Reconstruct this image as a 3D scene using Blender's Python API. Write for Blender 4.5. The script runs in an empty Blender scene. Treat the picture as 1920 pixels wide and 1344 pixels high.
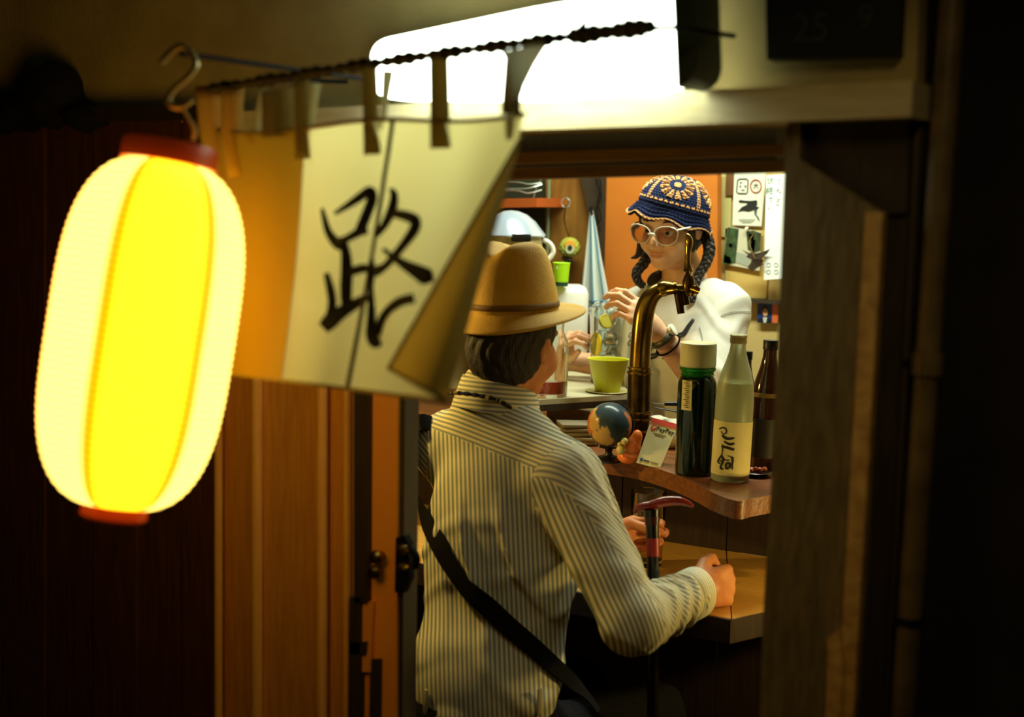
import bpy, bmesh, math, random
import numpy as np
from mathutils import Vector, Matrix

random.seed(7)
rng = np.random.default_rng(7)
scn = bpy.context.scene
COL = scn.collection
PI = math.pi

# ---------------------------------------------------------------- camera
FPX = 1920 * 50.0 / 36.0
CAM = np.array([0.0, 0.0, 1.5])
YAW, PITCH, ROLL = math.radians(30), math.radians(-6.5), math.radians(1.3)
_Fh = np.array([-math.sin(YAW), math.cos(YAW), 0.0])
_Rh = np.array([math.cos(YAW), math.sin(YAW), 0.0])
_Z = np.array([0.0, 0.0, 1.0])
F = _Fh * math.cos(PITCH) + _Z * math.sin(PITCH)
_U0 = _Z * math.cos(PITCH) - _Fh * math.sin(PITCH)
R = _Rh * math.cos(ROLL) + _U0 * math.sin(ROLL)
U = _U0 * math.cos(ROLL) - _Rh * math.sin(ROLL)

cam_d = bpy.data.cameras.new('camera')
cam_d.lens = 50.0
cam_d.sensor_width = 36.0
cam_d.clip_start = 0.05
cam_d.dof.use_dof = True
cam_d.dof.focus_distance = 3.1
cam_d.dof.aperture_fstop = 2.5
cam = bpy.data.objects.new('camera', cam_d)
COL.objects.link(cam)
mw = Matrix.Identity(4)
for i in range(3):
    mw[i][0], mw[i][1], mw[i][2], mw[i][3] = R[i], U[i], -F[i], CAM[i]
cam.matrix_world = mw
scn.camera = cam

# ---------------------------------------------------------------- light and exposure
scn.view_settings.view_transform = 'Standard'
scn.view_settings.look = 'None'
scn.view_settings.exposure = 0.0
scn.view_settings.gamma = 1.0
scn.view_settings.use_curve_mapping = False
scn.cycles.use_denoising = True
scn.cycles.max_bounces = 10
scn.cycles.transparent_max_bounces = 16
scn.cycles.sample_clamp_indirect = 4.0
scn.cycles.caustics_reflective = False
world = bpy.data.worlds.new('night')
scn.world = world
world.use_nodes = True
bg = world.node_tree.nodes['Background']
bg.inputs[0].default_value = (0.55, 0.75, 0.45, 1)
bg.inputs[1].default_value = 0.004


def area_light(name, loc, target, sx, sy, power, col, spread=PI):
    d = bpy.data.lights.new(name, 'AREA')
    d.shape = 'RECTANGLE'
    d.size, d.size_y = sx, sy
    d.energy = power
    d.color = col
    d.spread = spread
    o = bpy.data.objects.new(name, d)
    COL.objects.link(o)
    o.location = loc
    o.rotation_euler = (Vector(target) - Vector(loc)).to_track_quat('-Z', 'Y').to_euler()
    return o


# fluorescent ceiling tube over the bar, running along the counter
area_light('ceiling_tube_light', (-1.35, 3.20, 2.20), (-1.35, 3.18, 0.0), 1.1, 0.12, 30.0, (0.92, 1.0, 0.78))
# warm bulb just inside the front, over the seated man's left shoulder
area_light('warm_bulb_light', (-1.96, 2.20, 1.38), (-1.40, 2.28, 0.92), 0.06, 0.06, 5.5, (1.0, 0.66, 0.16))
# unseen warm fill added under the ledge to brighten the counter
area_light('counter_fill_light', (-0.52, 2.66, 0.87), (-0.85, 2.60, 0.70), 0.10, 0.04, 2.6, (1.0, 0.70, 0.20))
# unseen warm fill added above the frame to brighten the right jamb
area_light('jamb_fill_light', (-0.15, 0.95, 2.05), (-0.56, 1.84, 1.15), 0.15, 0.2, 0.26, (1.0, 0.72, 0.30), math.radians(70))


# ---------------------------------------------------------------- helpers: pixels to places
def ray(px, py):
    return F + (px - 960.0) / FPX * R + (672.0 - py) / FPX * U


def P(px, py, d):
    return CAM + d * ray(px, py)


def PY(px, py, y):
    v = ray(px, py)
    return CAM + v * ((y - CAM[1]) / v[1])


def PZ(px, py, z):
    v = ray(px, py)
    return CAM + v * ((z - CAM[2]) / v[2])


def nrm(v):
    v = np.asarray(v, float)
    return v / np.linalg.norm(v)


def s(r, g, b):
    def f(c):
        c /= 255.0
        return c / 12.92 if c <= 0.04045 else ((c + 0.055) / 1.055) ** 2.4
    return (f(r), f(g), f(b), 1.0)


# ---------------------------------------------------------------- helpers: materials
def M(name, col, rough=0.6, metal=0.0, col2=None, nscale=8.0, stretch=(1, 1, 1), bump=0.0, bscale=None,
      trans=0.0, ior=1.45, emit=None, estr=0.0, coat=0.0, spec=0.5, sheen=0.0, contrast=(0.35, 0.65), alpha=1.0):
    m = bpy.data.materials.new(name)
    m.use_nodes = True
    nt = m.node_tree
    b = nt.nodes['Principled BSDF']
    b.inputs['Base Color'].default_value = col
    b.inputs['Roughness'].default_value = rough
    b.inputs['Metallic'].default_value = metal
    b.inputs['Specular IOR Level'].default_value = spec
    b.inputs['Transmission Weight'].default_value = trans
    b.inputs['IOR'].default_value = ior
    b.inputs['Coat Weight'].default_value = coat
    b.inputs['Sheen Weight'].default_value = sheen
    b.inputs['Alpha'].default_value = alpha
    if emit:
        b.inputs['Emission Color'].default_value = emit
        b.inputs['Emission Strength'].default_value = estr
    if col2 or bump:
        tc = nt.nodes.new('ShaderNodeTexCoord')
        mp = nt.nodes.new('ShaderNodeMapping')
        mp.inputs['Scale'].default_value = stretch
        nt.links.new(tc.outputs['Object'], mp.inputs['Vector'])
        no = nt.nodes.new('ShaderNodeTexNoise')
        no.inputs['Scale'].default_value = nscale
        no.inputs['Detail'].default_value = 5.0
        nt.links.new(mp.outputs[0], no.inputs['Vector'])
        if col2:
            cr = nt.nodes.new('ShaderNodeValToRGB')
            cr.color_ramp.elements[0].position, cr.color_ramp.elements[1].position = contrast
            cr.color_ramp.elements[0].color = col
            cr.color_ramp.elements[1].color = col2
            nt.links.new(no.outputs['Fac'], cr.inputs[0])
            nt.links.new(cr.outputs[0], b.inputs['Base Color'])
        if bump:
            n2 = no
            if bscale:
                n2 = nt.nodes.new('ShaderNodeTexNoise')
                n2.inputs['Scale'].default_value = bscale
                nt.links.new(mp.outputs[0], n2.inputs['Vector'])
            bp = nt.nodes.new('ShaderNodeBump')
            bp.inputs['Strength'].default_value = bump
            bp.inputs['Distance'].default_value = 0.01
            nt.links.new(n2.outputs['Fac'], bp.inputs['Height'])
            nt.links.new(bp.outputs[0], b.inputs['Normal'])
    return m


def glass_mat(name, col, rough=0.02, ior=1.45):
    return M(name, col, rough=rough, trans=1.0, ior=ior)


def cloth_mat(name, col, col2, translucency, weave=900.0, nscale=6.0):
    """woven cloth that lets part of the light through"""
    m = bpy.data.materials.new(name)
    m.use_nodes = True
    nt = m.node_tree
    nt.nodes.remove(nt.nodes['Principled BSDF'])
    out = nt.nodes['Material Output']
    tc = nt.nodes.new('ShaderNodeTexCoord')
    no = nt.nodes.new('ShaderNodeTexNoise')
    no.inputs['Scale'].default_value = nscale
    no.inputs['Detail'].default_value = 6
    nt.links.new(tc.outputs['Object'], no.inputs['Vector'])
    cr = nt.nodes.new('ShaderNodeValToRGB')
    cr.color_ramp.elements[0].position, cr.color_ramp.elements[1].position = 0.3, 0.7
    cr.color_ramp.elements[0].color, cr.color_ramp.elements[1].color = col, col2
    nt.links.new(no.outputs['Fac'], cr.inputs[0])
    d = nt.nodes.new('ShaderNodeBsdfDiffuse')
    t = nt.nodes.new('ShaderNodeBsdfTranslucent')
    mx = nt.nodes.new('ShaderNodeMixShader')
    mx.inputs[0].default_value = translucency
    nt.links.new(cr.outputs[0], d.inputs[0])
    nt.links.new(cr.outputs[0], t.inputs[0])
    nt.links.new(d.outputs[0], mx.inputs[1])
    nt.links.new(t.outputs[0], mx.inputs[2])
    nt.links.new(mx.outputs[0], out.inputs[0])
    return m


def stripe_mat(name, direction, period, c1, c2, duty=0.5, soft=0.25, rough=0.85):
    """fine woven stripes running at right angles to `direction` in object space"""
    m = bpy.data.materials.new(name)
    m.use_nodes = True
    nt = m.node_tree
    b = nt.nodes['Principled BSDF']
    b.inputs['Roughness'].default_value = rough
    b.inputs['Specular IOR Level'].default_value = 0.15
    tc = nt.nodes.new('ShaderNodeTexCoord')
    dot = nt.nodes.new('ShaderNodeVectorMath')
    dot.operation = 'DOT_PRODUCT'
    nt.links.new(tc.outputs['Object'], dot.inputs[0])
    dot.inputs[1].default_value = tuple(nrm(direction) * (2 * PI / period))
    sn = nt.nodes.new('ShaderNodeMath')
    sn.operation = 'SINE'
    nt.links.new(dot.outputs['Value'], sn.inputs[0])
    mr = nt.nodes.new('ShaderNodeMapRange')
    mr.inputs['From Min'].default_value = (1 - 2 * duty) - soft
    mr.inputs['From Max'].default_value = (1 - 2 * duty) + soft
    nt.links.new(sn.outputs[0], mr.inputs['Value'])
    mx = nt.nodes.new('ShaderNodeMix')
    mx.data_type = 'RGBA'
    mx.inputs['A'].default_value = c1
    mx.inputs['B'].default_value = c2
    nt.links.new(mr.outputs['Result'], mx.inputs['Factor'])
    nt.links.new(mx.outputs['Result'], b.inputs['Base Color'])
    return m


def attr_mat(name, rough=0.8, emit=0.0, bump=0.0, bscale=300.0, base=1.0):
    """colour comes from the mesh's colour attribute 'Col'"""
    m = bpy.data.materials.new(name)
    m.use_nodes = True
    nt = m.node_tree
    b = nt.nodes['Principled BSDF']
    b.inputs['Roughness'].default_value = rough
    b.inputs['Specular IOR Level'].default_value = 0.2
    a = nt.nodes.new('ShaderNodeVertexColor')
    a.layer_name = 'Col'
    if base == 1.0:
        nt.links.new(a.outputs[0], b.inputs['Base Color'])
    else:
        b.inputs['Base Color'].default_value = (base, base, base, 1)
    if emit:
        nt.links.new(a.outputs[0], b.inputs['Emission Color'])
        b.inputs['Emission Strength'].default_value = emit
    if bump:
        tc = nt.nodes.new('ShaderNodeTexCoord')
        no = nt.nodes.new('ShaderNodeTexNoise')
        no.inputs['Scale'].default_value = bscale
        nt.links.new(tc.outputs['Object'], no.inputs['Vector'])
        bp = nt.nodes.new('ShaderNodeBump')
        bp.inputs['Strength'].default_value = bump
        bp.inputs['Distance'].default_value = 0.004
        nt.links.new(no.outputs['Fac'], bp.inputs['Height'])
        nt.links.new(bp.outputs[0], b.inputs['Normal'])
    return m


# ---------------------------------------------------------------- helpers: objects
def _mesh(name, V, Fc, mats, smooth=True, midx=None, col=None):
    me = bpy.data.meshes.new(name)
    V = np.asarray(V, dtype=np.float64).reshape(-1, 3)
    if isinstance(Fc, np.ndarray):
        n, k = Fc.shape
        me.vertices.add(len(V))
        me.vertices.foreach_set('co', V.ravel().astype(np.float32))
        me.loops.add(n * k)
        me.loops.foreach_set('vertex_index', Fc.ravel().astype(np.int32))
        me.polygons.add(n)
        me.polygons.foreach_set('loop_start', (np.arange(n) * k).astype(np.int32))
        me.polygons.foreach_set('loop_total', np.full(n, k, np.int32))
        me.update(calc_edges=True)
    else:
        me.from_pydata([tuple(v) for v in V], [], [tuple(int(i) for i in f) for f in Fc])
        me.update()
    for m in (mats if isinstance(mats, (list, tuple)) else [mats]):
        me.materials.append(m)
    n = len(me.polygons)
    me.polygons.foreach_set('use_smooth', np.full(n, bool(smooth)))
    if midx is not None:
        me.polygons.foreach_set('material_index', np.asarray(midx, np.int32))
    if col is not None:
        at = me.color_attributes.new('Col', 'FLOAT_COLOR', 'POINT')
        c = np.ones((len(V), 4), np.float32)
        c[:, :3] = np.asarray(col)[:, :3]
        at.data.foreach_set('color', c.ravel())
    if smooth == 'auto':
        me.polygons.foreach_set('use_smooth', np.full(n, True))
        try:
            me.set_sharp_from_angle(angle=math.radians(38))
        except Exception:
            pass
    me.validate()
    return me


WORLDPOS = {}


def mk(name, geo, mats, parent=None, smooth='auto', midx=None, col=None, local=False):
    """one mesh object; geo = (verts, faces). Parts given in world coordinates keep them under their thing."""
    me = _mesh(name, geo[0], geo[1], mats, smooth, midx, col)
    o = bpy.data.objects.new(name, me)
    COL.objects.link(o)
    if parent is not None:
        o.parent = parent
        if not local:
            o.matrix_parent_inverse = WORLDPOS.get(parent.name, Matrix.Identity(4)).inverted()
    return o


def tag(o, label=None, cat=None, group=None, kind=None):
    if label: o['label'] = label
    if cat: o['category'] = cat
    if group: o['group'] = group
    if kind: o['kind'] = kind
    return o


def thing(name, label, cat, loc=(0, 0, 0), rot=None, group=None):
    o = bpy.data.objects.new(name, None)
    COL.objects.link(o)
    o.empty_display_size = 0.05
    m = Matrix.Translation(Vector(loc))
    if rot is not None:
        m = m @ rot.to_4x4()
    o.matrix_world = m
    WORLDPOS[o.name] = m.copy()
    return tag(o, label, cat, group)


def struct(name, geo=None, mats=None, smooth=False):
    if geo is None:
        o = bpy.data.objects.new(name, None)
        COL.objects.link(o)
    else:
        o = mk(name, geo, mats, smooth=smooth)
    o['kind'] = 'structure'
    return o


# ---------------------------------------------------------------- helpers: shapes
def join(*gs):
    V, Fc = [], []
    n = 0
    for v, f in gs:
        v = np.asarray(v, float).reshape(-1, 3)
        V.append(v)
        Fc += [tuple(int(i) + n for i in q) for q in f]
        n += len(v)
    return np.vstack(V), Fc


def xf(geo, Rm=None, t=(0, 0, 0), sc=1.0):
    v = np.asarray(geo[0], float) * sc
    if Rm is not None:
        v = v @ np.asarray(Rm, float).T
    return v + np.asarray(t, float), geo[1]


def box(c, size, Rm=None, bev=0.0):
    x, y, z = np.asarray(size, float) / 2
    if bev <= 0:
        V = np.array([[a * x, b * y, e * z] for a in (-1, 1) for b in (-1, 1) for e in (-1, 1)])
        Fc = [(0, 1, 3, 2), (4, 6, 7, 5), (0, 4, 5, 1), (2, 3, 7, 6), (0, 2, 6, 4), (1, 5, 7, 3)]
    else:
        bm = bmesh.new()
        bmesh.ops.create_cube(bm, size=1.0)
        bmesh.ops.scale(bm, vec=(2 * x, 2 * y, 2 * z), verts=bm.verts)
        bmesh.ops.bevel(bm, geom=bm.edges[:], offset=min(bev, 0.45 * min(2 * x, 2 * y, 2 * z)), segments=2, affect='EDGES', profile=0.5)
        bm.verts.index_update()
        V = np.array([v.co[:] for v in bm.verts])
        Fc = [tuple(v.index for v in f.verts) for f in bm.faces]
        bm.free()
    return xf((V, Fc), Rm, c)


def lathe(prof, seg=40, ex=1.0, ey=1.0, a0=0.0, cap=True):
    """profile = [(r, z), ...] turned about z"""
    prof = list(prof)
    V, Fc = [], []
    n = len(prof)
    for r, z in prof:
        for k in range(seg):
            a = a0 + 2 * PI * k / seg
            V.append((r * math.cos(a) * ex, r * math.sin(a) * ey, z))
    for i in range(n - 1):
        for k in range(seg):
            k2 = (k + 1) % seg
            Fc.append((i * seg + k, i * seg + k2, (i + 1) * seg + k2, (i + 1) * seg + k))
    if cap:
        if prof[0][0] > 1e-6:
            Fc.append(tuple(reversed(range(seg))))
        if prof[-1][0] > 1e-6:
            Fc.append(tuple((n - 1) * seg + k for k in range(seg)))
    return np.array(V), Fc


def smooth_path(pts, n=24, closed=False):
    """Catmull-Rom through pts"""
    p = np.asarray(pts, float)
    m = len(p)
    out = []
    segs = m if closed else m - 1
    per = max(2, int(math.ceil(n / segs)))
    for i in range(segs):
        if closed:
            a, b, c, d = p[(i - 1) % m], p[i], p[(i + 1) % m], p[(i + 2) % m]
        else:
            a, b, c, d = p[max(i - 1, 0)], p[i], p[i + 1], p[min(i + 2, m - 1)]
        for k in range(per):
            t = k / per
            out.append(0.5 * ((2 * b) + (c - a) * t + (2 * a - 5 * b + 4 * c - d) * t * t + (3 * b - a - 3 * c + d) * t ** 3))
    if not closed:
        out.append(p[-1])
    return np.array(out)


def tube(path, rad, seg=10, closed=False, flat=1.0):
    p = np.asarray(path, float)
    n = len(p)
    r = np.broadcast_to(np.asarray(rad, float), (n,)) if np.ndim(rad) == 0 else np.interp(np.linspace(0, 1, n), np.linspace(0, 1, len(rad)), rad)
    T = np.gradient(p, axis=0)
    if closed:
        T = np.roll(p, -1, 0) - np.roll(p, 1, 0)
    T /= np.linalg.norm(T, axis=1)[:, None] + 1e-12
    up = np.array([0, 0, 1.0]) if abs(T[0][2]) < 0.9 else np.array([1.0, 0, 0])
    N = np.cross(T[0], up)
    N /= np.linalg.norm(N)
    V, Fc = [], []
    for i in range(n):
        N = N - T[i] * np.dot(N, T[i])
        N /= np.linalg.norm(N) + 1e-12
        B = np.cross(T[i], N)
        for k in range(seg):
            a = 2 * PI * k / seg
            V.append(p[i] + r[i] * (math.cos(a) * N + flat * math.sin(a) * B))
    for i in range(n if closed else n - 1):
        j = (i + 1) % n
        for k in range(seg):
            k2 = (k + 1) % seg
            Fc.append((i * seg + k, i * seg + k2, j * seg + k2, j * seg + k))
    if not closed:
        Fc.append(tuple(reversed(range(seg))))
        Fc.append(tuple((n - 1) * seg + k for k in range(seg)))
    return np.array(V), Fc


def prism(poly, thick):
    """flat polygon (list of 3-D points) pushed along the vector `thick`"""
    p = np.asarray(poly, float)
    n = len(p)
    V = np.vstack([p, p + np.asarray(thick, float)])
    Fc = [tuple(range(n)), tuple(reversed(range(n, 2 * n)))]
    for i in range(n):
        j = (i + 1) % n
        Fc.append((i, i + n, j + n, j))
    return V, Fc


def fprism(pix, y, t):
    """a board on the plane y (parallel to the house front), its outline given by sight lines, t thick away from the street"""
    return prism([PY(a, b, y) for a, b in pix], (0, t, 0))


def ribbon(path, width, normal, thick=0.001):
    """thin strip along a path; normal per point or one"""
    p = np.asarray(path, float)
    n = len(p)
    w = np.broadcast_to(np.asarray(width, float), (n,)) if np.ndim(width) == 0 else np.interp(np.linspace(0, 1, n), np.linspace(0, 1, len(width)), width)
    N = np.asarray(normal, float)
    if N.ndim == 1:
        N = np.tile(N, (n, 1))
    T = np.gradient(p, axis=0)
    T /= np.linalg.norm(T, axis=1)[:, None] + 1e-12
    S = np.cross(T, N)
    S /= np.linalg.norm(S, axis=1)[:, None] + 1e-12
    V = []
    for i in range(n):
        a, b = p[i] - S[i] * w[i] / 2, p[i] + S[i] * w[i] / 2
        V += [a + N[i] * thick / 2, b + N[i] * thick / 2, b - N[i] * thick / 2, a - N[i] * thick / 2]
    Fc = []
    for i in range(n - 1):
        for k in range(4):
            k2 = (k + 1) % 4
            Fc.append((4 * i + k, 4 * i + k2, 4 * i + 4 + k2, 4 * i + 4 + k))
    Fc += [(3, 2, 1, 0), tuple(4 * (n - 1) + k for k in range(4))]
    return np.array(V), Fc


def grid_faces(nu, nv, closed_u=False):
    Fc = []
    for j in range(nv - 1):
        for i in range(nu if closed_u else nu - 1):
            i2 = (i + 1) % nu
            Fc.append((j * nu + i, j * nu + i2, (j + 1) * nu + i2, (j + 1) * nu + i))
    return Fc


def text_geo(body, size, font_align='CENTER', extrude=0.0004):
    cu = bpy.data.curves.new('tmp_text', 'FONT')
    cu.body = body
    cu.size = size
    cu.align_x = font_align
    cu.align_y = 'CENTER'
    cu.extrude = extrude
    cu.resolution_u = 3
    o = bpy.data.objects.new('tmp_text', cu)
    COL.objects.link(o)
    bpy.context.view_layer.update()
    me = bpy.data.meshes.new_from_object(o.evaluated_get(bpy.context.evaluated_depsgraph_get()))
    V = np.array([v.co[:] for v in me.vertices]).reshape(-1, 3)
    Fc = [tuple(p.vertices) for p in me.polygons]
    bpy.data.objects.remove(o)
    bpy.data.curves.remove(cu)
    bpy.data.meshes.remove(me)
    return V, Fc


def axes(x, y, z):
    return np.column_stack([x, y, z])


def rot3(A):
    return Matrix([list(r) for r in np.asarray(A)])


YAWM = lambda a: Matrix.Rotation(a, 3, 'Z')


# ---------------------------------------------------------------- helpers: bodies as distance fields
def rc(a, b, r1, r2):
    a, b = np.asarray(a, np.float32), np.asarray(b, np.float32)
    ba = b - a
    L2 = float(ba @ ba) + 1e-9

    def f(p):
        q = p - a
        t = np.clip(q @ ba / L2, 0, 1)
        return np.linalg.norm(q - t[:, None] * ba, axis=1) - (r1 + (r2 - r1) * t)
    return f


def el(c, r, A=None):
    c = np.asarray(c, np.float32)
    r = np.asarray(r, np.float32)
    A = None if A is None else np.asarray(A, np.float32)

    def f(p):
        q = p - c
        if A is not None:
            q = q @ A
        k0 = np.linalg.norm(q / r, axis=1)
        k1 = np.linalg.norm(q / (r * r), axis=1) + 1e-9
        return k0 * (k0 - 1) / k1
    return f


def rbox(c, h, rad, A=None):
    c = np.asarray(c, np.float32)
    h = np.asarray(h, np.float32)
    A = None if A is None else np.asarray(A, np.float32)

    def f(p):
        q = p - c
        if A is not None:
            q = q @ A
        q = np.abs(q) - (h - rad)
        return np.linalg.norm(np.maximum(q, 0), axis=1) + np.minimum(q.max(axis=1), 0) - rad
    return f


def field(prims):
    """prims = [(f, k) or (f, k, 'sub')] blended one after the other"""
    def f(p):
        d = None
        for it in prims:
            g = it[0](p)
            if d is None:
                d = g
                continue
            k = max(it[1], 1e-5)
            if len(it) > 2:
                h = np.clip(0.5 - 0.5 * (d + g) / k, 0, 1)
                d = d * (1 - h) - g * h + k * h * (1 - h)
            else:
                h = np.clip(0.5 + 0.5 * (g - d) / k, 0, 1)
                d = g * (1 - h) + d * h - k * h * (1 - h)
        return d
    return f


def sdf_mesh(f, lo, hi, h, B=12):
    lo, hi = np.asarray(lo, float), np.asarray(hi, float)
    nb = np.ceil((hi - lo) / h / B).astype(int) + 1
    n = nb * B
    G = np.ones(n, np.float32)
    bi = np.argwhere(np.ones(nb, bool))
    cen = (lo + (bi * B + (B - 1) / 2) * h).astype(np.float32)
    fc = f(cen)
    rad = (B / 2 * 1.732 + 2) * h * 1.35
    for i in np.where(fc <= -rad)[0]:
        a = bi[i] * B
        G[a[0]:a[0] + B, a[1]:a[1] + B, a[2]:a[2] + B] = -1
    act = np.where(np.abs(fc) < rad)[0]
    loc = np.argwhere(np.ones((B, B, B), bool))
    CH = 160
    for st in range(0, len(act), CH):
        sub = act[st:st + CH]
        pi = (bi[sub][:, None, :] * B + loc[None]).reshape(-1, 3)
        v = f((lo + pi * h).astype(np.float32))
        G[pi[:, 0], pi[:, 1], pi[:, 2]] = v
    S = G < 0
    c = np.zeros(n - 1, np.uint8)
    for dx in (0, 1):
        for dy in (0, 1):
            for dz in (0, 1):
                c += S[dx:n[0] - 1 + dx, dy:n[1] - 1 + dy, dz:n[2] - 1 + dz]
    cells = np.argwhere((c > 0) & (c < 8))
    idm = np.full(n - 1, -1, np.int32)
    idm[tuple(cells.T)] = np.arange(len(cells))
    acc = np.zeros((len(cells), 3))
    cnt = np.zeros(len(cells))
    cor = {}
    for dx in (0, 1):
        for dy in (0, 1):
            for dz in (0, 1):
                cor[dx, dy, dz] = G[cells[:, 0] + dx, cells[:, 1] + dy, cells[:, 2] + dz]
    for a in list(cor):
        for ax in range(3):
            if a[ax] == 0:
                b = list(a)
                b[ax] = 1
                v0, v1 = cor[a], cor[tuple(b)]
                m = (v0 < 0) != (v1 < 0)
                t = np.where(m, v0 / (v0 - v1 + 1e-20), 0)
                pos = np.tile(np.array(a, float), (len(cells), 1))
                pos[:, ax] += t
                acc[m] += pos[m]
                cnt[m] += 1
    V = lo + (cells + acc / cnt[:, None]) * h
    quads = []
    for ax in range(3):
        sl0 = [slice(None)] * 3
        sl1 = [slice(None)] * 3
        sl0[ax], sl1[ax] = slice(0, -1), slice(1, None)
        e = np.argwhere(S[tuple(sl0)] != S[tuple(sl1)])
        o1, o2 = [i for i in range(3) if i != ax]
        e = e[(e[:, o1] > 0) & (e[:, o2] > 0) & (e[:, o1] < n[o1] - 1) & (e[:, o2] < n[o2] - 1)]
        ids = []
        for u, w in ((1, 1), (0, 1), (0, 0), (1, 0)):
            q = e.copy()
            q[:, o1] -= u
            q[:, o2] -= w
            ids.append(idm[tuple(q.T)])
        Q = np.stack(ids, 1)
        ins = S[tuple(e.T)]
        flip = ins if ax != 1 else ~ins
        Q[~flip] = Q[~flip][:, ::-1]
        quads.append(Q)
    Q = np.vstack(quads)
    return V, Q[(Q >= 0).all(1)]


def centroids(V, Q):
    return V[Q].mean(1)


def hit(f, px, py, d0=2.0, d1=4.2):
    """first point of a field on a sight line, with its outward normal"""
    v = ray(px, py)
    L = np.linalg.norm(v)
    d = d0
    for _ in range(120):
        p = (CAM + v * d).astype(np.float32)[None]
        g = float(f(p)[0])
        if g < 0.0004:
            break
        d += 0.7 * g / L
        if d > d1:
            return None, None
    p = CAM + v * d
    return p, grad(f, p)


def grad(f, p):
    e = 0.004
    o = np.eye(3) * e
    q = np.vstack([p + o, p - o]).astype(np.float32)
    g = f(q)
    return nrm(g[:3] - g[3:])


def hand_prims(w, d, n, t, sc=1.0, curls=None, thumb=None, k=0.006, spread=0.0, thick=1.0):
    """palm, four fingers of unequal length and a thumb; d = towards the fingers, n = back of the hand, t = thumb side"""
    w, d, n, t = np.asarray(w, float), nrm(d), nrm(n), nrm(t)
    n = nrm(n - d * (n @ d))
    t = nrm(t - d * (t @ d) - n * (t @ n))
    curls = curls or [(35, 40, 25)] * 4
    pr = [(rc(w, w + d * 0.03 * sc, 0.024 * sc, 0.026 * sc), 0.01)]
    kn = [(0.088, 0.029), (0.092, 0.010), (0.087, -0.009), (0.077, -0.027)]
    ln = [(0.042, 0.026, 0.021), (0.047, 0.029, 0.022), (0.043, 0.027, 0.021), (0.033, 0.021, 0.018)]
    rr = [0.0092, 0.0096, 0.0090, 0.0078]
    for i in range(4):
        kp = w + (d * kn[i][0] + t * kn[i][1]) * sc
        pr.append((rc(w + (d * 0.012 + t * kn[i][1] * 0.55) * sc, kp, 0.0155 * sc * thick, 0.0118 * sc), 0.012))
    for i in range(4):
        kp = w + (d * kn[i][0] + t * kn[i][1]) * sc
        ang = 0.0
        p = kp
        for j in range(3):
            ang += math.radians(curls[i][j])
            dd = d * math.cos(ang) - n * math.sin(ang) + t * spread * (1.5 - i) * 0.1
            q = p + nrm(dd) * ln[i][j] * sc
            pr.append((rc(p, q, rr[i] * sc * (1 - 0.08 * j), rr[i] * sc * (0.92 - 0.08 * j)), 0.003))
            p = q
    th = thumb or [(0.022, 0.022, -0.008), (0.050, 0.046, -0.020), (0.078, 0.050, -0.034), (0.098, 0.046, -0.044)]
    q = [w + (d * a + t * b + n * c) * sc for a, b, c in th]
    pr.append((rc(q[0], q[1], 0.0155 * sc, 0.0125 * sc), 0.010))
    pr.append((rc(q[1], q[2], 0.0115 * sc, 0.0105 * sc), 0.004))
    pr.append((rc(q[2], q[3], 0.0105 * sc, 0.0085 * sc), 0.003))
    return pr


def head_prims(o, A, sc=1.0):
    """o = centre between the ears at eye level; A columns = her left, forward, up"""
    def T(a, b, c):
        return o + A @ (np.array([a, b, c]) * sc)

    def E(c, r):
        return el(T(*c), np.array(r) * sc, A)
    pr = [(E((0, -0.016, 0.034), (0.073, 0.091, 0.085)), 0),
          (E((0, 0.026, -0.034), (0.059, 0.062, 0.072)), 0.03),
          (E((0, 0.066, -0.090), (0.022, 0.020, 0.017)), 0.025),
          (E((0.034, 0.058, -0.036), (0.026, 0.028, 0.028)), 0.02),
          (E((-0.034, 0.058, -0.036), (0.026, 0.028, 0.028)), 0.02),
          (E((0, 0.070, 0.022), (0.052, 0.022, 0.015)), 0.015),
          (E((0.031, 0.099, 0.0), (0.016, 0.018, 0.012)), 0.012, 'sub'),
          (E((-0.031, 0.099, 0.0), (0.016, 0.018, 0.012)), 0.012, 'sub'),
          (rc(T(0, 0.084, 0.006), T(0, 0.109, -0.032), 0.008 * sc, 0.0115 * sc), 0.012),
          (E((0.011, 0.096, -0.037), (0.008, 0.010, 0.007)), 0.006),
          (E((-0.011, 0.096, -0.037), (0.008, 0.010, 0.007)), 0.006),
          (E((0, 0.082, -0.062), (0.026, 0.012, 0.018)), 0.012),
          (E((0, 0.093, -0.0575), (0.021, 0.007, 0.0048)), 0.004),
          (E((0, 0.092, -0.0675), (0.018, 0.007, 0.0058)), 0.004),
          (E((0, 0.102, -0.0622), (0.021, 0.006, 0.0014)), 0.002, 'sub'),
          (E((0.074, -0.008, -0.010), (0.009, 0.019, 0.030)), 0.006),
          (E((-0.074, -0.008, -0.010), (0.009, 0.019, 0.030)), 0.006)]
    return pr, T

# ================================================================ THE SETTING
m_ground = M('asphalt', s(30, 27, 22), 0.9, col2=s(46, 41, 33), nscale=60, bump=0.4)
m_floor = M('worn_floor', s(58, 40, 24), 0.7, col2=s(84, 60, 36), nscale=14)
m_plaster = M('olive_plaster', s(178, 158, 98), 0.85, col2=s(198, 178, 116), nscale=9, bump=0.15, bscale=120)
m_beam = M('cream_painted_beam', s(206, 192, 146), 0.6, col2=s(222, 210, 168), nscale=12, stretch=(1, 1, 6))
m_board = M('shaded_red_brown_boards', s(78, 44, 22), 0.6, col2=s(100, 58, 28), nscale=22, stretch=(6, 6, 0.5), bump=0.2)  # lantern falloff to the left put into this darker board colour
m_panel = M('lit_amber_door_boards', s(206, 142, 58), 0.5, col2=s(222, 160, 72), nscale=22, stretch=(6, 6, 0.5), bump=0.15)  # lightened to carry the lantern's amber light
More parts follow.
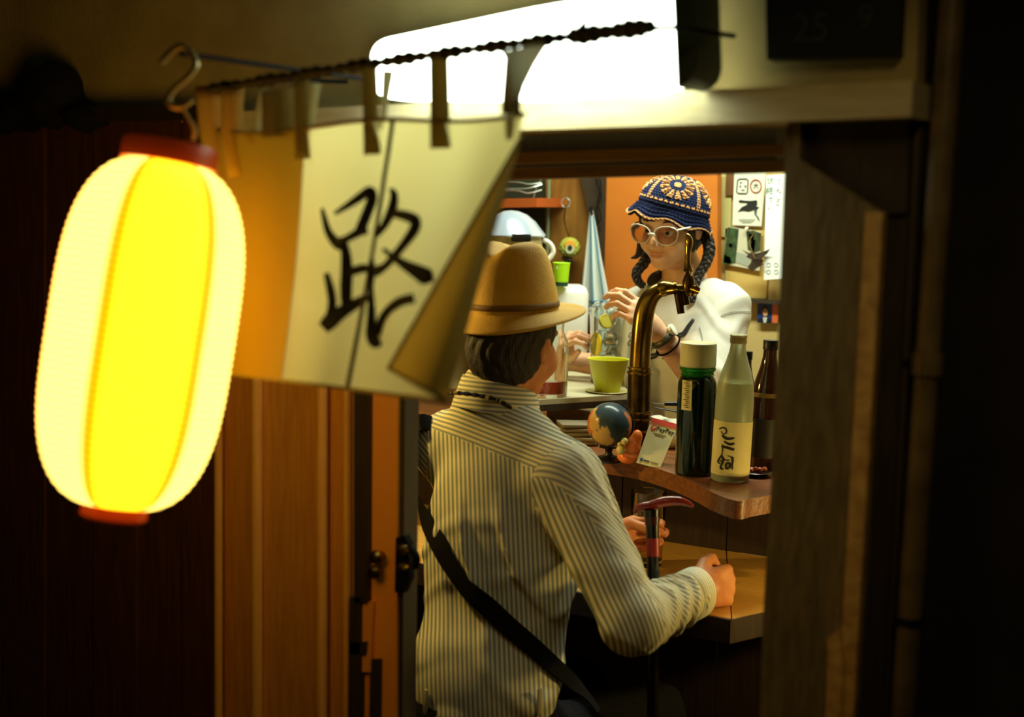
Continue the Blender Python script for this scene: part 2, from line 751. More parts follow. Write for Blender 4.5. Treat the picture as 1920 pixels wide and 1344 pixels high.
m_batten = M('lit_amber_wood_batten', s(238, 176, 84), 0.35, col2=s(244, 188, 96), nscale=22, stretch=(6, 6, 0.5))  # lighter than the boards: the battens' highlight painted in
m_dark_wood = M('dark_stained_wood', s(46, 36, 24), 0.6, col2=s(62, 48, 30), nscale=25, stretch=(5, 5, 0.5))
m_orange_door = M('orange_door_panel', s(244, 158, 54), 0.55, col2=s(248, 168, 62), nscale=6)
m_header = M('brown_header_wood', s(122, 84, 40), 0.55, col2=s(146, 104, 54), nscale=20, stretch=(0.6, 6, 6))
m_jamb = M('olive_weathered_board', s(98, 84, 50), 0.85, col2=s(120, 102, 62), nscale=30, stretch=(3, 3, 0.6), bump=0.4)
m_jamb_edge = M('lit_ochre_edge', s(214, 172, 96), 0.7, col2=s(176, 134, 70), nscale=40, bump=0.3)
m_black_wall = M('black_wall', s(22, 18, 13), 0.9, col2=s(30, 24, 17), nscale=10)  # near-black, slightly mottled base colour
m_backwall = M('tan_back_wall', s(196, 170, 104), 0.8, col2=s(206, 182, 116), nscale=5)
m_inner = M('brown_inner_wall', s(110, 76, 36), 0.7, col2=s(132, 92, 46), nscale=8, stretch=(3, 3, 0.5))
m_ceiling = M('smoky_ceiling', s(150, 128, 84), 0.85, col2=s(168, 146, 98), nscale=6)
m_iron = M('dark_iron', s(14, 12, 9), 0.85, metal=0.1, spec=0.2)

YF = 1.84      # the house front
YB = 3.75      # back wall of the bar

struct('ground', box((-1.0, 0.4, -0.03), (9, 3.0, 0.06)), m_ground)
struct('floor', box((-1.4, 2.85, -0.03), (3.6, 1.9, 0.06)), m_floor)
struct('ceiling', box((-1.35, 2.86, 2.30), (3.4, 1.92, 0.06)), m_ceiling)
struct('wall_back', box((-1.35, YB + 0.04, 1.13), (3.4, 0.08, 2.28)), m_backwall)
struct('wall_inner_left', box((-2.84, 2.86, 1.13), (0.08, 1.7, 2.28)), m_inner)
struct('wall_inner_right', box((0.24, 2.86, 1.13), (0.08, 1.7, 2.28)), m_inner)

# upper front wall of plaster (its top goes on above the frame)
struct('wall_front', fprism([(-420, -420), (1735, -420), (1718, 168), (990, 200), (300, 232), (-420, 250)], YF + 0.03, 0.06), m_plaster)
# cream beam along the top of the doors
struct('trim_1', fprism([(386, 212), (990, 184), (1712, 150), (1708, 219), (990, 244), (386, 264)], YF - 0.035, 0.12), m_beam)
# brown door header with its two rails, set back behind the beam
tr = struct('trim_2')
mk('header_board', fprism([(640, 255), (1455, 225), (1455, 300), (640, 322)], YF + 0.115, 0.05), m_dark_wood, tr)
mk('rail', fprism([(640, 296), (1470, 270), (1470, 291), (640, 318)], YF + 0.085, 0.03), m_header, tr)
mk('rail', fprism([(640, 322), (1475, 300), (1475, 322), (640, 346)], YF + 0.175, 0.04), m_header, tr)

# left part of the front: upright boards with battens between them
wl = struct('wall_left')
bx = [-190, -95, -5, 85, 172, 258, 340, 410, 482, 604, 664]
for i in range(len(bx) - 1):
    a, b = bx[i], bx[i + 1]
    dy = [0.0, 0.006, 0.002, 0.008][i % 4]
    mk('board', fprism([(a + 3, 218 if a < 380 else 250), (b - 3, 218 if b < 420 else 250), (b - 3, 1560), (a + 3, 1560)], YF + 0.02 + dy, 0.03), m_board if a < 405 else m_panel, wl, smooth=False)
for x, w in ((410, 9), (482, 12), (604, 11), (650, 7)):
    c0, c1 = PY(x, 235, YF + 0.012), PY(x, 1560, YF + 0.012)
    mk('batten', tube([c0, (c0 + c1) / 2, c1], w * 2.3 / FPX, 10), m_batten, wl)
mk('cap_rail', fprism([(-190, 205), (395, 196), (395, 222), (-190, 231)], YF - 0.01, 0.05), m_dark_wood, wl, smooth=False)
mk('backing_board', fprism([(-420, 215), (690, 215), (690, 1600), (-420, 1600)], YF + 0.06, 0.02), m_dark_wood, wl, smooth=False)

# sliding door on the left of the opening: dark post, orange panel, dark stile with its latch
dr = struct('door_1')
mk('post', fprism([(664, 255), (692, 255), (687, 1130), (664, 1130)], YF + 0.0, 0.06), m_dark_wood, dr)
mk('post', fprism([(655, 1120), (676, 1120), (672, 1580), (650, 1580)], YF + 0.0, 0.06), m_dark_wood, dr)
mk('door_panel', fprism([(676, 300), (748, 300), (742, 1580), (660, 1580)], YF + 0.014, 0.02), m_orange_door, dr)
mk('lower_rail', fprism([(670, 1128), (700, 1128), (694, 1260), (668, 1260)], YF + 0.006, 0.02), m_orange_door, dr)
mk('lock_slot', fprism([(694, 1236), (714, 1236), (710, 1500), (690, 1500)], YF + 0.009, 0.02), m_dark_wood, dr)
mk('stop_block', fprism([(655, 1204), (686, 1204), (684, 1226), (655, 1226)], YF + 0.0, 0.05), m_dark_wood, dr)
mk('stile', fprism([(736, 255), (764, 255), (752, 1580), (716, 1580)], YF + 0.02, 0.04), m_dark_wood, dr)
m_brass_old = M('old_brass', s(150, 118, 46), 0.35, metal=1.0, col2=s(96, 72, 26), nscale=40)
for px, py in ((716, 1041), (712, 1068)):
    c = PY(px, py, YF + 0.012)
    mk('latch_knob', xf(lathe([(0.0, 0), (0.007, 0.0), (0.006, 0.006), (0.011, 0.012), (0.012, 0.018), (0.008, 0.024), (0, 0.025)], 16), axes((1, 0, 0), (0, 0, 1), (0, -1, 0)), c), m_brass_old, dr)
lk = mk('latch_plate', fprism([(742, 1008), (758, 1004), (766, 1020), (768, 1085), (756, 1112), (740, 1110)], YF + 0.006, 0.014), m_iron, dr)
for px, py, r in ((757, 1030, 0.010), (757, 1062, 0.008)):
    c = PY(px, py, YF + 0.004)
    mk('bolt_head', xf(lathe([(0.0, -0.012), (r * .7, -0.011), (r, -0.004), (r, 0.004)], 14), axes((1, 0, 0), (0, 0, 1), (0, 1, 0)), c), m_brass_old, lk)
mk('turn_piece', tube(smooth_path([PY(770, 1026, YF - 0.005), PY(782, 1046, YF - 0.014), PY(778, 1062, YF - 0.006)], 10), 0.006, 8), m_iron, lk)

# right jamb: wide weathered board with edge strips coloured as if lit, then a dark recess
dj = struct('door_2')
mk('jamb_board', fprism([(1476, 218), (1500, 218), (1500, 300), (1654, 398), (1652, 420), (1590, 1580), (1418, 1580), (1430, 1160), (1446, 900), (1460, 600), (1470, 330)], YF - 0.0, 0.05), m_jamb, dj)
mk('upper_board', fprism([(1494, 219), (1704, 212), (1700, 400), (1654, 402), (1500, 304)], YF + 0.02, 0.05), m_dark_wood, dj)
mk('lit_edge', fprism([(1622, 396), (1655, 398), (1596, 1400), (1590, 1580), (1560, 1580), (1566, 1400)], YF - 0.014, 0.02), m_jamb_edge, dj)
mk('lit_edge', fprism([(1552, 1196), (1574, 1180), (1580, 1260), (1562, 1580), (1540, 1580)], YF - 0.016, 0.02), m_jamb_edge, dj)
mk('stop_strip', fprism([(1655, 398), (1704, 398), (1640, 1580), (1590, 1580)], YF + 0.03, 0.04), m_dark_wood, dj)

wr = struct('wall_right', fprism([(1700, -420), (3300, -420), (3300, 1900), (1560, 1900)], YF + 0.07, 0.06), m_black_wall)
struct('wall_side', box((0.62, 0.55, 1.2), (0.08, 2.5, 3.0)), m_black_wall)
struct('wall_opposite', box((-1.2, -1.15, 1.4), (5.5, 0.08, 2.8)), m_black_wall)

# gutter pipe and a thin conduit beside it, on the dark wall
pm = M('dull_painted_pipe', s(120, 100, 62), 0.45, col2=s(92, 76, 46), nscale=20)
pt = thing('drain_pipe', 'dull brown drain pipe with a coupling running down the dark wall right of the doorway', 'pipe', PY(1682, 1480, YF + 0.02))
a, b = PY(1790, -60, YF + 0.03), PY(1676, 1560, YF + 0.03)
mk('pipe', tube([a, a * .6 + b * .4, a * .3 + b * .7, b], 0.0165, 18), pm, pt)
c = a + (b - a) * 0.44
mk('coupling', tube([c - (b - a) * 0.012, c + (b - a) * 0.012], 0.021, 18), pm, pt)
mk('clamp', tube([c + (b - a) * 0.3 - (b - a) * 0.004, c + (b - a) * 0.3 + (b - a) * 0.004], 0.020, 18), m_iron, pt)
pt = thing('conduit', 'thin dark conduit between the drain pipe and the door jamb', 'pipe', PY(1655, 1480, YF + 0.03))
a, b = PY(1722, 210, YF + 0.05), PY(1642, 1560, YF + 0.05)
mk('conduit_pipe', tube([a, (a + b) / 2, b], 0.0085, 12), M('dark_conduit', s(70, 56, 34), 0.5), pt)
c = a + (b - a) * 0.33
mk('clip', tube([c, c + (b - a) * 0.008], 0.012, 12), m_iron, pt)

# dark number board, top right
sg = thing('number_sign', 'dark board with faint painted numbers high on the plaster right of the light', 'sign', PY(1556, 110, YF))
mk('board', fprism([(1434, -60), (1692, -66), (1682, 104), (1438, 112)], YF - 0.004, 0.03), M('dark_green_board', s(22, 26, 22), 0.6), sg)
for tx, px, py, sz in (('25', 1520, 54, 0.052), ('9', 1622, 34, 0.046)):
    g = text_geo(tx, sz)
    mk('lettering', xf(g, axes((1, 0, 0), (0, 0, 1), (0, -1, 0)), PY(px, py, YF - 0.0052)), M('faded_paint', s(62, 66, 58), 0.8), sg, smooth=False)

# dark bundle sitting on the cap rail, far left
def blob_field(c):
    pr = [(el(c, (0.065, 0.05, 0.045)), 0), (el(c + [-0.10, 0, -0.02], (0.09, 0.05, 0.035)), 0.03),
          (el(c + [0.02, -0.01, 0.03], (0.05, 0.045, 0.04)), 0.02), (el(c + [0.09, 0, -0.03], (0.05, 0.04, 0.025)), 0.02),
          (el(c + [-0.18, 0, -0.035], (0.07, 0.045, 0.022)), 0.02)]
    base = field(pr)
    return lambda p: base(p) - 0.006 * np.sin(p[:, 0] * 90) * np.sin(p[:, 2] * 110 + p[:, 1] * 70)
c = PY(98, 190, YF + 0.01)
V, Q = sdf_mesh(blob_field(c), c - [0.30, 0.09, 0.09], c + [0.2, 0.09, 0.12], 0.008)
tag(mk('cloth_bundle', (V, Q), M('black_cloth', s(16, 14, 11), 0.9), smooth=True), 'dark lumpy bundle lying on top of the board wall left of the lantern', 'bundle')

# ================================================================ LIT SIGN BOX over the doors
sgl = thing('light_box', 'glowing white box light with rounded corners over the doorway behind the split curtain', 'light', PY(1000, 185, YF - 0.05))


def rounded(pix, rads, n=7):
    """outline in sight-line coordinates with rounded corners"""
    out = []
    m = len(pix)
    for i in range(m):
        p0, p1, p2 = np.array(pix[i - 1], float), np.array(pix[i], float), np.array(pix[(i + 1) % m], float)
        a = p1 + (p0 - p1) / np.linalg.norm(p0 - p1) * rads[i]
        b = p1 + (p2 - p1) / np.linalg.norm(p2 - p1) * rads[i]
        for k in range(n + 1):
            t = k / n
            out.append((1 - t) ** 2 * a + 2 * t * (1 - t) * p1 + t * t * b)
    return out


m_diff = M('white_lit_acrylic', s(240, 245, 235), 0.4, emit=(0.90, 1.0, 0.80, 1), estr=8.0)
m_case = M('dark_green_case', s(52, 62, 46), 0.5)
face = rounded([(692, 78), (1000, 14), (1276, -34), (1280, 160), (1000, 186), (700, 186)], [40, 10, 46, 46, 10, 40])
mk('diffuser', prism([PY(a, b, YF - 0.105) for a, b in face], (0, 0.055, 0)), m_diff, sgl)
case = rounded([(1262, -50), (1300, -56), (1308, 150), (1270, 164)], [4, 40, 40, 4])
mk('end_cap', prism([PY(a, b, YF - 0.125) for a, b in case], (0, 0.085, 0)), m_case, sgl)
mk('back_tray', prism([PY(a, b, YF - 0.047) for a, b in rounded([(700, 84), (1000, 22), (1284, -40), (1290, 150), (1000, 178), (706, 178)], [40, 10, 46, 46, 10, 40])], (0, 0.07, 0)), m_case, sgl)
mk('cable', tube(smooth_path([PY(1100, -60, YF - 0.10), PY(1118, 10, YF - 0.105), PY(1090, 50, YF - 0.11), PY(1078, 70, YF - 0.105)], 14), 0.0025, 8), m_iron, sgl)

# ================================================================ LANTERN
LD = 1.80
ltop, lbot = P(316, 305, LD), P(216, 948, LD)
lax = nrm(ltop - lbot)
lc = (ltop + lbot) / 2
lx = nrm(np.cross(lax, F))
if lx @ R < 0: lx = -lx
ly = np.cross(lax, lx)
LM = axes(lx, ly, lax)
LH = np.linalg.norm(ltop - lbot) / 2
LR = 171 * LD / FPX
lan = thing('paper_lantern', 'large glowing yellow and white striped paper lantern hanging left of the split curtain', 'lantern', lbot - lax * 0.02)
nring, nseg = 48, 96
V, C = [], []
yel, pale, edge = np.array([1.0, 0.50, 0.008]), np.array([1.0, 0.68, 0.115]), np.array([1.0, 0.19, 0.0])
nz = nring * 4 + 1
for j in range(nz):
    t = -1 + 2 * j / (nz - 1)
    ph = (j % 4) / 4.0
    r0 = LR * (0.30 + 0.70 * (1 - abs(t) ** 3.4) ** 0.5) if abs(t) < 1 else LR * 0.30
    rib = abs(math.sin(PI * j / 4))
    r = r0 + 0.0016 * rib - 0.0008
    for k in range(nseg):
        a = 2 * PI * k / nseg
        V.append(lc + LM @ np.array([r * math.cos(a), r * math.sin(a), t * LH]))
        # six stripes, three pale and three yellow, with a darker yellow line at each seam
        q = ((math.degrees(a) + 90 + 10) / 60.0) % 2.0
        dd = min(q % 1.0, 1 - q % 1.0)
        c = yel if q < 1 else pale
        if dd < 0.075:
            c = edge
        w = 0.50 + 0.50 * rib
        C.append(c * w)
sh = mk('paper_shell', (np.array(V), np.array(grid_faces(nseg, nz, True))), attr_mat('glowing_paper', 0.7, emit=3.9, base=0.5), lan, smooth=True, col=np.array(C))
m_red = M('red_lacquer_collar', s(190, 66, 16), 0.4, emit=s(190, 60, 8), estr=0.10)  # faint emission, lantern glow put into the collars
mk('top_collar', xf(lathe([(LR * .52, -0.002), (LR * .52, 0.020), (LR * .50, 0.024), (LR * .44, 0.024), (LR * .44, -0.002)], 40), LM, lc + lax * LH), m_red, lan)
mk('bottom_collar', xf(lathe([(LR * .36, 0.006), (LR * .36, -0.014), (LR * .33, -0.017), (LR * .0, -0.017)], 40), LM, lc - lax * LH), m_red, lan)
mk('wire', tube([P(238, 282, LD - 0.01), P(271, 247, LD), P(336, 202, LD)], 0.0009, 6), m_iron, lan)
mk('wire', tube([P(385, 300, LD - 0.01), P(366, 248, LD), P(338, 202, LD)], 0.0009, 6), m_iron, lan)
mk('wire', tube(smooth_path([P(262, 285, LD), P(310, 262, LD), P(372, 282, LD)], 12), 0.001, 6), m_iron, lan)
m_rope = M('pale_string', s(200, 176, 96), 0.8)
mk('hanging_string', tube(smooth_path([P(341, 200, LD - .004), P(354, 222, LD - .004), P(365, 244, LD - .003), P(362, 262, LD)], 10), [0.0022, 0.0020, 0.0035, 0.003], 8), m_rope, lan)

hk = [(302, 117), (309, 110), (317, 100), (331, 89), (345, 88), (358, 98), (366, 113), (366, 126), (358, 138), (346, 150), (330, 163), (320, 175),
      (315, 186), (319, 195), (330, 201), (343, 199), (355, 191), (358, 186)]
tag(mk('s_hook', tube(smooth_path([P(a, b, LD) for a, b in hk], 60), 6.2 * LD / FPX, 12), M('zinc_wire', s(205, 190, 130), 0.35, metal=0.55)),
    'pale bent wire S-hook from which the paper lantern hangs', 'hook')
br = thing('lantern_bracket', 'dark iron arm holding the wire hook above the paper lantern', 'bracket', PY(345, 96, YF))
mk('arm', tube([P(338, 100, LD), P(338, 100, LD) + [0, 0.2, 0.0], P(338, 100, LD) + [0, 0.56, 0.0]], 0.0035, 10), m_iron, br)
mk('wall_plate', box(P(338, 100, LD) + [0, 0.545 - 0.02, 0], (0.05, 0.012, 0.08), bev=0.003), m_iron, br)

# ================================================================ SPLIT CURTAIN (NOREN) AND ITS ROD
def rodP(t):
    return P(395 + (1222 - 395) * t, 168 + (50 - 168) * t - 6 * math.sin(PI * t), 1.97 + (1.56 - 1.97) * t)

rod = thing('curtain_rod', 'thin dark cord-wrapped rod sloping above the doorway and carrying the split curtain', 'rod', rodP(0.5))
n = 260
V = np.array([rodP(i / (n - 1)) for i in range(n)])
tt = np.linspace(0, 1, n)
rad = 0.0072 + 0.0014 * np.sin(tt * 240) + 0.0014 * np.sin(tt * 61) + np.where(tt > 0.82, 0.0030, 0)
rad[0] = rad[-1] = 0.004
mk('rod', tube(V, rad, 10), M('dark_bamboo', s(44, 40, 26), 0.7, col2=s(62, 54, 34), nscale=40), rod)
mk('rod_end', tube([rodP(0.985), rodP(1.0), rodP(1.005)], [0.0085, 0.0085, 0.006], 12), M('dark_rod_cap', s(34, 42, 32), 0.6), rod)
mk('rod_hanger', tube([rodP(0.93), rodP(0.93) + [0, 0.15, 0.02], rodP(0.93) + [0, 0.34, 0.03]], 0.0035, 8), m_iron, rod)
mk('rod_hanger', tube([rodP(0.03), rodP(0.03) + [0, 0.12, 0.02], rodP(0.03) + [0, 0.28, 0.03]], 0.0035, 8), m_iron, rod)

m_cloth = cloth_mat('unbleached_cotton', s(242, 228, 146), s(248, 236, 162), 0.78)
m_cloth2 = cloth_mat('shaded_unbleached_cotton', s(188, 168, 100), s(198, 178, 112), 0.30)
m_cloth3 = cloth_mat('amber_shaded_cotton', s(168, 136, 52), s(178, 146, 62), 0.40)
m_strap = cloth_mat('brown_cotton_strap', s(160, 140, 84), s(172, 152, 96), 0.55)
m_ink = M('black_ink', s(34, 30, 16), 0.9)
m_seam = cloth_mat('doubled_seam', s(140, 122, 74), s(150, 132, 84), 0.15)

nor = thing('split_curtain', 'cream cotton split curtain with a brushed black character and its right corner folded over', 'curtain', P(640, 740, 1.85))
TOPL, TOPR, BOTL, BOTR = (406, 248), (984, 214), (403, 697), (836, 752)


def nd(u, v):
    """distance from the lens over the cloth: right side nearer, with soft waves"""
    return 1.945 - 0.30 * u + 0.014 * math.sin(u * 10 + v * 1.2) * (0.25 + v) + 0.006 * math.sin(u * 23 + 1)


def npix(u, v):
    top = (TOPL[0] + (TOPR[0] - TOPL[0]) * u, TOPL[1] + (TOPR[1] - TOPL[1]) * u + 6 * math.sin(PI * 3 * u))
    bot = (BOTL[0] + (BOTR[0] - BOTL[0]) * u, BOTL[1] + (BOTR[1] - BOTL[1]) * u)
    lft = 9 * math.sin(PI * v) * (1 - u)
    return top[0] + (bot[0] - top[0]) * v + lft, top[1] + (bot[1] - top[1]) * v


def NP(u, v, off=0.0):
    x, y = npix(u, v)
    return P(x, y, nd(u, v) - off)


def n_uv(px, py):
    """(u, v) of the cloth under a sight line"""
    u, v = 0.5, 0.5
    for _ in range(40):
        x, y = npix(u, v)
        wx = (npix(1, v)[0] - npix(0, v)[0])
        wy = (npix(u, 1)[1] - npix(u, 0)[1])
        u += (px - x) / wx
        v += (py - y) / wy
    return u, v


def on_cloth(px, py, off=0.002):
    u, v = n_uv(px, py)
    return P(px, py, nd(u, v) - off)


SEAM_U = 0.545


def panel(u0, u1, off=0.0, v0=0.0, v1=1.0, nu=30, nv=34):
    V = [NP(u0 + (u1 - u0) * i / (nu - 1), v0 + (v1 - v0) * j / (nv - 1), off) for j in range(nv) for i in range(nu)]
    return np.array(V), np.array(grid_faces(nu, nv))


us = n_uv(697, 480)[0]
p1 = mk('cloth_panel', panel(0.0, us), m_cloth, nor, smooth=True)
p2 = mk('cloth_panel', panel(us, 1.0), m_cloth, nor, smooth=True)
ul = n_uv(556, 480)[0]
mk('amber_shade_panel', panel(0.0, ul, 0.004, nu=16), m_cloth3, nor, smooth=True)  # added layer; amber lantern light and shade edge put into its colour
# the right corner turned over towards the street, shadow painted into its colour
A0, A1, B0, B1 = np.array((974, 262.)), np.array((728, 690.)), np.array((985, 232.)), np.array((838, 752.))
V = []
nu, nv = 16, 34
for j in range(nv):
    v = j / (nv - 1)
    a, b = A0 + (A1 - A0) * v, B0 + (B1 - B0) * v
    ub = n_uv(*b)
    db = nd(*ub)
    for i in range(nu):
        u = i / (nu - 1)
        q = b + (a - b) * u
        V.append(P(q[0], q[1], db + (nd(*n_uv(*a)) - db) * u - 0.035 * math.sin(PI * min(1, u * 1.15)) ** 0.8 * (0.25 + v) - 0.004 - 0.012 * u))
mk('folded_corner', (np.array(V), np.array(grid_faces(nu, nv))), m_cloth2, nor, smooth=True)
flap = np.array(V).reshape(nv, nu, 3)
mk('hem', tube(flap[:, -1] , 0.0022, 6), m_seam, nor)
mk('hem', tube(flap[-1], 0.0026, 6), m_seam, nor)
mk('hem', tube([NP(u, 1.0, 0.001) for u in np.linspace(0, 1, 30)], 0.0024, 6), m_seam, nor)
mk('hem', tube([NP(u, 0.0, 0.001) for u in np.linspace(0, 1, 30)], 0.0030, 6), m_seam, nor)
mk('seam', ribbon([NP(us, v, 0.003) for v in np.linspace(0, 1, 20)], [0.006, 0.005, 0.006], -F, 0.002), m_seam, nor)


def strap(x0, y0, x1, y1, w0, w1, m=None, du=0.006, name='strap', bow=0.0):
    t0 = (x0 - 395) / (1222 - 395)
    dr = 1.97 + (1.56 - 1.97) * t0
    u, v = n_uv(x1, max(y1, 250))
    de = nd(min(max(u, 0), 1), min(max(v, 0), 1))
    pts = []
    for k in range(9):
        t = k / 8
        pts.append(P(x0 + (x1 - x0) * t + bow * math.sin(PI * t), y0 + (y1 - y0) * t, dr - 0.008 + (de - du - dr + 0.008) * t))
    return mk(name, ribbon(pts, [w0 * dr / FPX, (w0 + w1) / 2 * dr / FPX, w1 * dr / FPX], -F, 0.0016), m or m_strap, nor, smooth=True)


m_strap_y = cloth_mat('yellowed_strap', s(206, 168, 84), s(214, 178, 96), 0.35)
m_strap_p = cloth_mat('lit_pale_strap', s(206, 200, 160), s(214, 208, 172), 0.6)  # rear halves of the loops, their lit look put into the colour
strap(392, 160, 420, 380, 52, 34, m_strap_y, bow=-6)
strap(436, 164, 446, 330, 44, 34, m_strap_y, bow=-6)
strap(416, 240, 412, 690, 26, 20, m_strap_y, bow=12)
strap(500, 168, 476, 262, 24, 20, m_strap_p, -0.004)
strap(522, 168, 524, 256, 62, 66, m_strap)
strap(566, 150, 570, 298, 28, 34)
strap(592, 156, 582, 250, 18, 10, m_strap_p, -0.004)
strap(693, 126, 698, 290, 28, 32)
strap(728, 132, 716, 240, 22, 8, m_strap_p, -0.004)
strap(823, 110, 826, 278, 36, 38)
strap(962, 96, 958, 214, 28, 38)
# broad right strap, a twisted band running from the rod to the folded corner
pts0 = [(1030, 78), (1004, 120), (984, 160), (970, 205), (962, 262)]
pts1 = [(940, 96), (952, 120), (950, 160), (945, 205), (948, 262)]
V = []
for k in range(len(pts0)):
    for t in (0, 0.33, 0.66, 1):
        q = np.array(pts0[k]) * (1 - t) + np.array(pts1[k]) * t
        V.append(P(q[0], q[1], 1.655 - 0.01 * math.sin(PI * t) - 0.003 * k))
Vs = np.array(V)
mk('strap', (np.vstack([Vs]), np.array(grid_faces(4, 5))), cloth_mat('grey_twisted_strap', s(176, 172, 138), s(186, 182, 148), 0.35), nor, smooth=True)
for k, (px, py, r) in enumerate(((962, 108, 11), (996, 138, 8))):
    pass

# the brushed character, stroke by stroke (points: sight-line x, y, width)
K = lambda pts: [((a / 1.768) + 340, b / 1.768, w / 1.768) for a, b, w in pts]
strokes = [
    K([(466, 690, 8), (476, 730, 16), (492, 775, 22), (520, 812, 24), (545, 820, 12)]),
    K([(508, 708, 10), (545, 685, 16), (590, 655, 22), (626, 632, 24), (632, 660, 26), (618, 700, 26), (602, 740, 26), (588, 772, 24)]),
    K([(516, 800, 16), (550, 790, 18), (592, 768, 22), (618, 765, 18)]),
    K([(538, 800, 18), (546, 850, 26), (548, 910, 30), (546, 960, 30), (548, 1010, 26), (555, 1040, 16)]),
    K([(552, 905, 20), (600, 890, 22), (640, 892, 16), (668, 880, 10)]),
    K([(480, 905, 14), (492, 950, 20), (500, 1000, 22), (494, 1040, 22), (482, 1072, 24)]),
    K([(470, 1088, 30), (492, 1066, 40), (530, 1035, 34), (580, 1005, 26), (620, 982, 16)]),
    K([(694, 624, 10), (706, 650, 22), (702, 690, 28), (680, 735, 22), (648, 782, 12)]),
    K([(692, 708, 16), (730, 712, 24), (772, 728, 28), (775, 755, 28), (745, 800, 22), (705, 850, 20), (668, 890, 18), (640, 910, 16)]),
    K([(668, 825, 8), (700, 850, 16), (745, 880, 26), (790, 905, 38), (815, 922, 44), (822, 938, 30)]),
    K([(628, 940, 12), (630, 1000, 18), (634, 1060, 30), (640, 1105, 44), (650, 1135, 40), (656, 1150, 18)]),
    K([(652, 1110, 22), (666, 1060, 22), (690, 1025, 22), (725, 1000, 24), (772, 988, 24)]),
    K([(628, 945, 14), (632, 900, 16), (630, 860, 12)]),
]
for st in strokes:
    pts = np.array(st)
    sm = smooth_path(pts, 26)
    mk('brush_stroke', ribbon([on_cloth(a, b, 0.0035) for a, b, w in sm], sm[:, 2] * 2.4 / FPX, -F, 0.0012), m_ink, nor, smooth=False)

# ================================================================ PEOPLE
m_skin_m = M('tanned_skin', s(206, 138, 88), 0.5, col2=s(190, 118, 74), nscale=30, spec=0.4)
m_skin_w = M('fair_skin', s(224, 178, 140), 0.5, col2=s(214, 162, 124), nscale=30, spec=0.4)
m_lip = M('lip', s(200, 134, 108), 0.45)
m_hair_m = M('dark_brown_hair', s(24, 16, 10), 0.65, col2=s(40, 27, 16), nscale=60, stretch=(4, 4, 1), bump=0.5)
m_hair_w = M('black_hair', s(24, 21, 17), 0.6, col2=s(46, 40, 32), nscale=70, bump=0.3)
m_eye = M('eye_white', s(225, 222, 210), 0.25)
m_iris = M('dark_iris', s(36, 24, 16), 0.2)
m_trouser = M('dark_denim', s(20, 20, 23), 0.9, col2=s(28, 28, 32), nscale=200, spec=0.08)
m_black_cloth = M('black_webbing', s(9, 7, 5), 0.9, col2=s(15, 12, 8), nscale=160, spec=0.1)


def Rotv(v, axis, deg):
    return np.array(Matrix.Rotation(math.radians(deg), 3, Vector(axis)) @ Vector(v))


# ---------------------------------------------------------------- the customer in the straw hat
man = thing('person', 'man in a striped shirt and straw hat seen from behind, seated at the bar counter', 'person', (PZ(930, 2100, 0.0) * 0 + np.array([P(920, 1320, 2.72)[0], P(920, 1320, 2.72)[1], 0.0])))
shL, shR = P(832, 838, 2.86), P(1064, 905, 2.64)
sax = nrm(shR - shL)                                 # towards his right shoulder
mfw = nrm(np.cross(np.array([0, 0, 1.0]), sax))      # the way his chest faces
mup = np.cross(sax, mfw)
if mup[2] < 0: mup, mfw = -mup, -mfw
if mfw @ F < 0: mfw = -mfw
mup = np.array([0, 0, 1.0])
TA = axes(sax, mfw, np.cross(sax, mfw))
nkb = P(920, 758, 2.76)          # base of the neck
hip = P(900, 1345, 2.70)
hd = P(966, 640, 2.77)           # middle of the head, eye level
elR = P(1186, 1168, 2.50)
wrR = P(1302, 1112, 2.70)
elL = P(1000, 1010, 3.00)
wrL = P(1126, 1012, 2.95)
chest = (shL + shR) / 2 + mfw * 0.015 - np.array([0, 0, 0.09])
torso = [
    (el(chest, (0.165, 0.105, 0.20), TA), 0),
    (el(chest + np.array([0, 0, -0.03]) - mfw * 0.03, (0.135, 0.09, 0.19), TA), 0.05),
    (el((chest + hip) / 2 + mfw * 0.01, (0.150, 0.108, 0.22), TA), 0.07),
    (el(hip + np.array([0, 0, 0.05]), (0.158, 0.118, 0.15), TA), 0.06),
    (rc(nkb - [0, 0, 0.03], shL + [0, 0, 0.004], 0.060, 0.052), 0.05),
    (rc(nkb - [0, 0, 0.03], shR + [0, 0, 0.004], 0.060, 0.052), 0.05),
    (rc(nkb, nkb + [0, 0, 0.03], 0.062, 0.058), 0.03),
]
armR = [(rc(shR - sax * 0.010, elR, 0.068, 0.053), 0.0), (rc(elR, elR + (wrR - elR) * 0.80, 0.053, 0.042), 0.02)]
armL = [(rc(shL + sax * 0.010, elL, 0.066, 0.052), 0.0), (rc(elL, elL + (wrL - elL) * 0.85, 0.052, 0.040), 0.02)]
f_torso, f_armR, f_armL = field(torso), field(armR), field(armL)


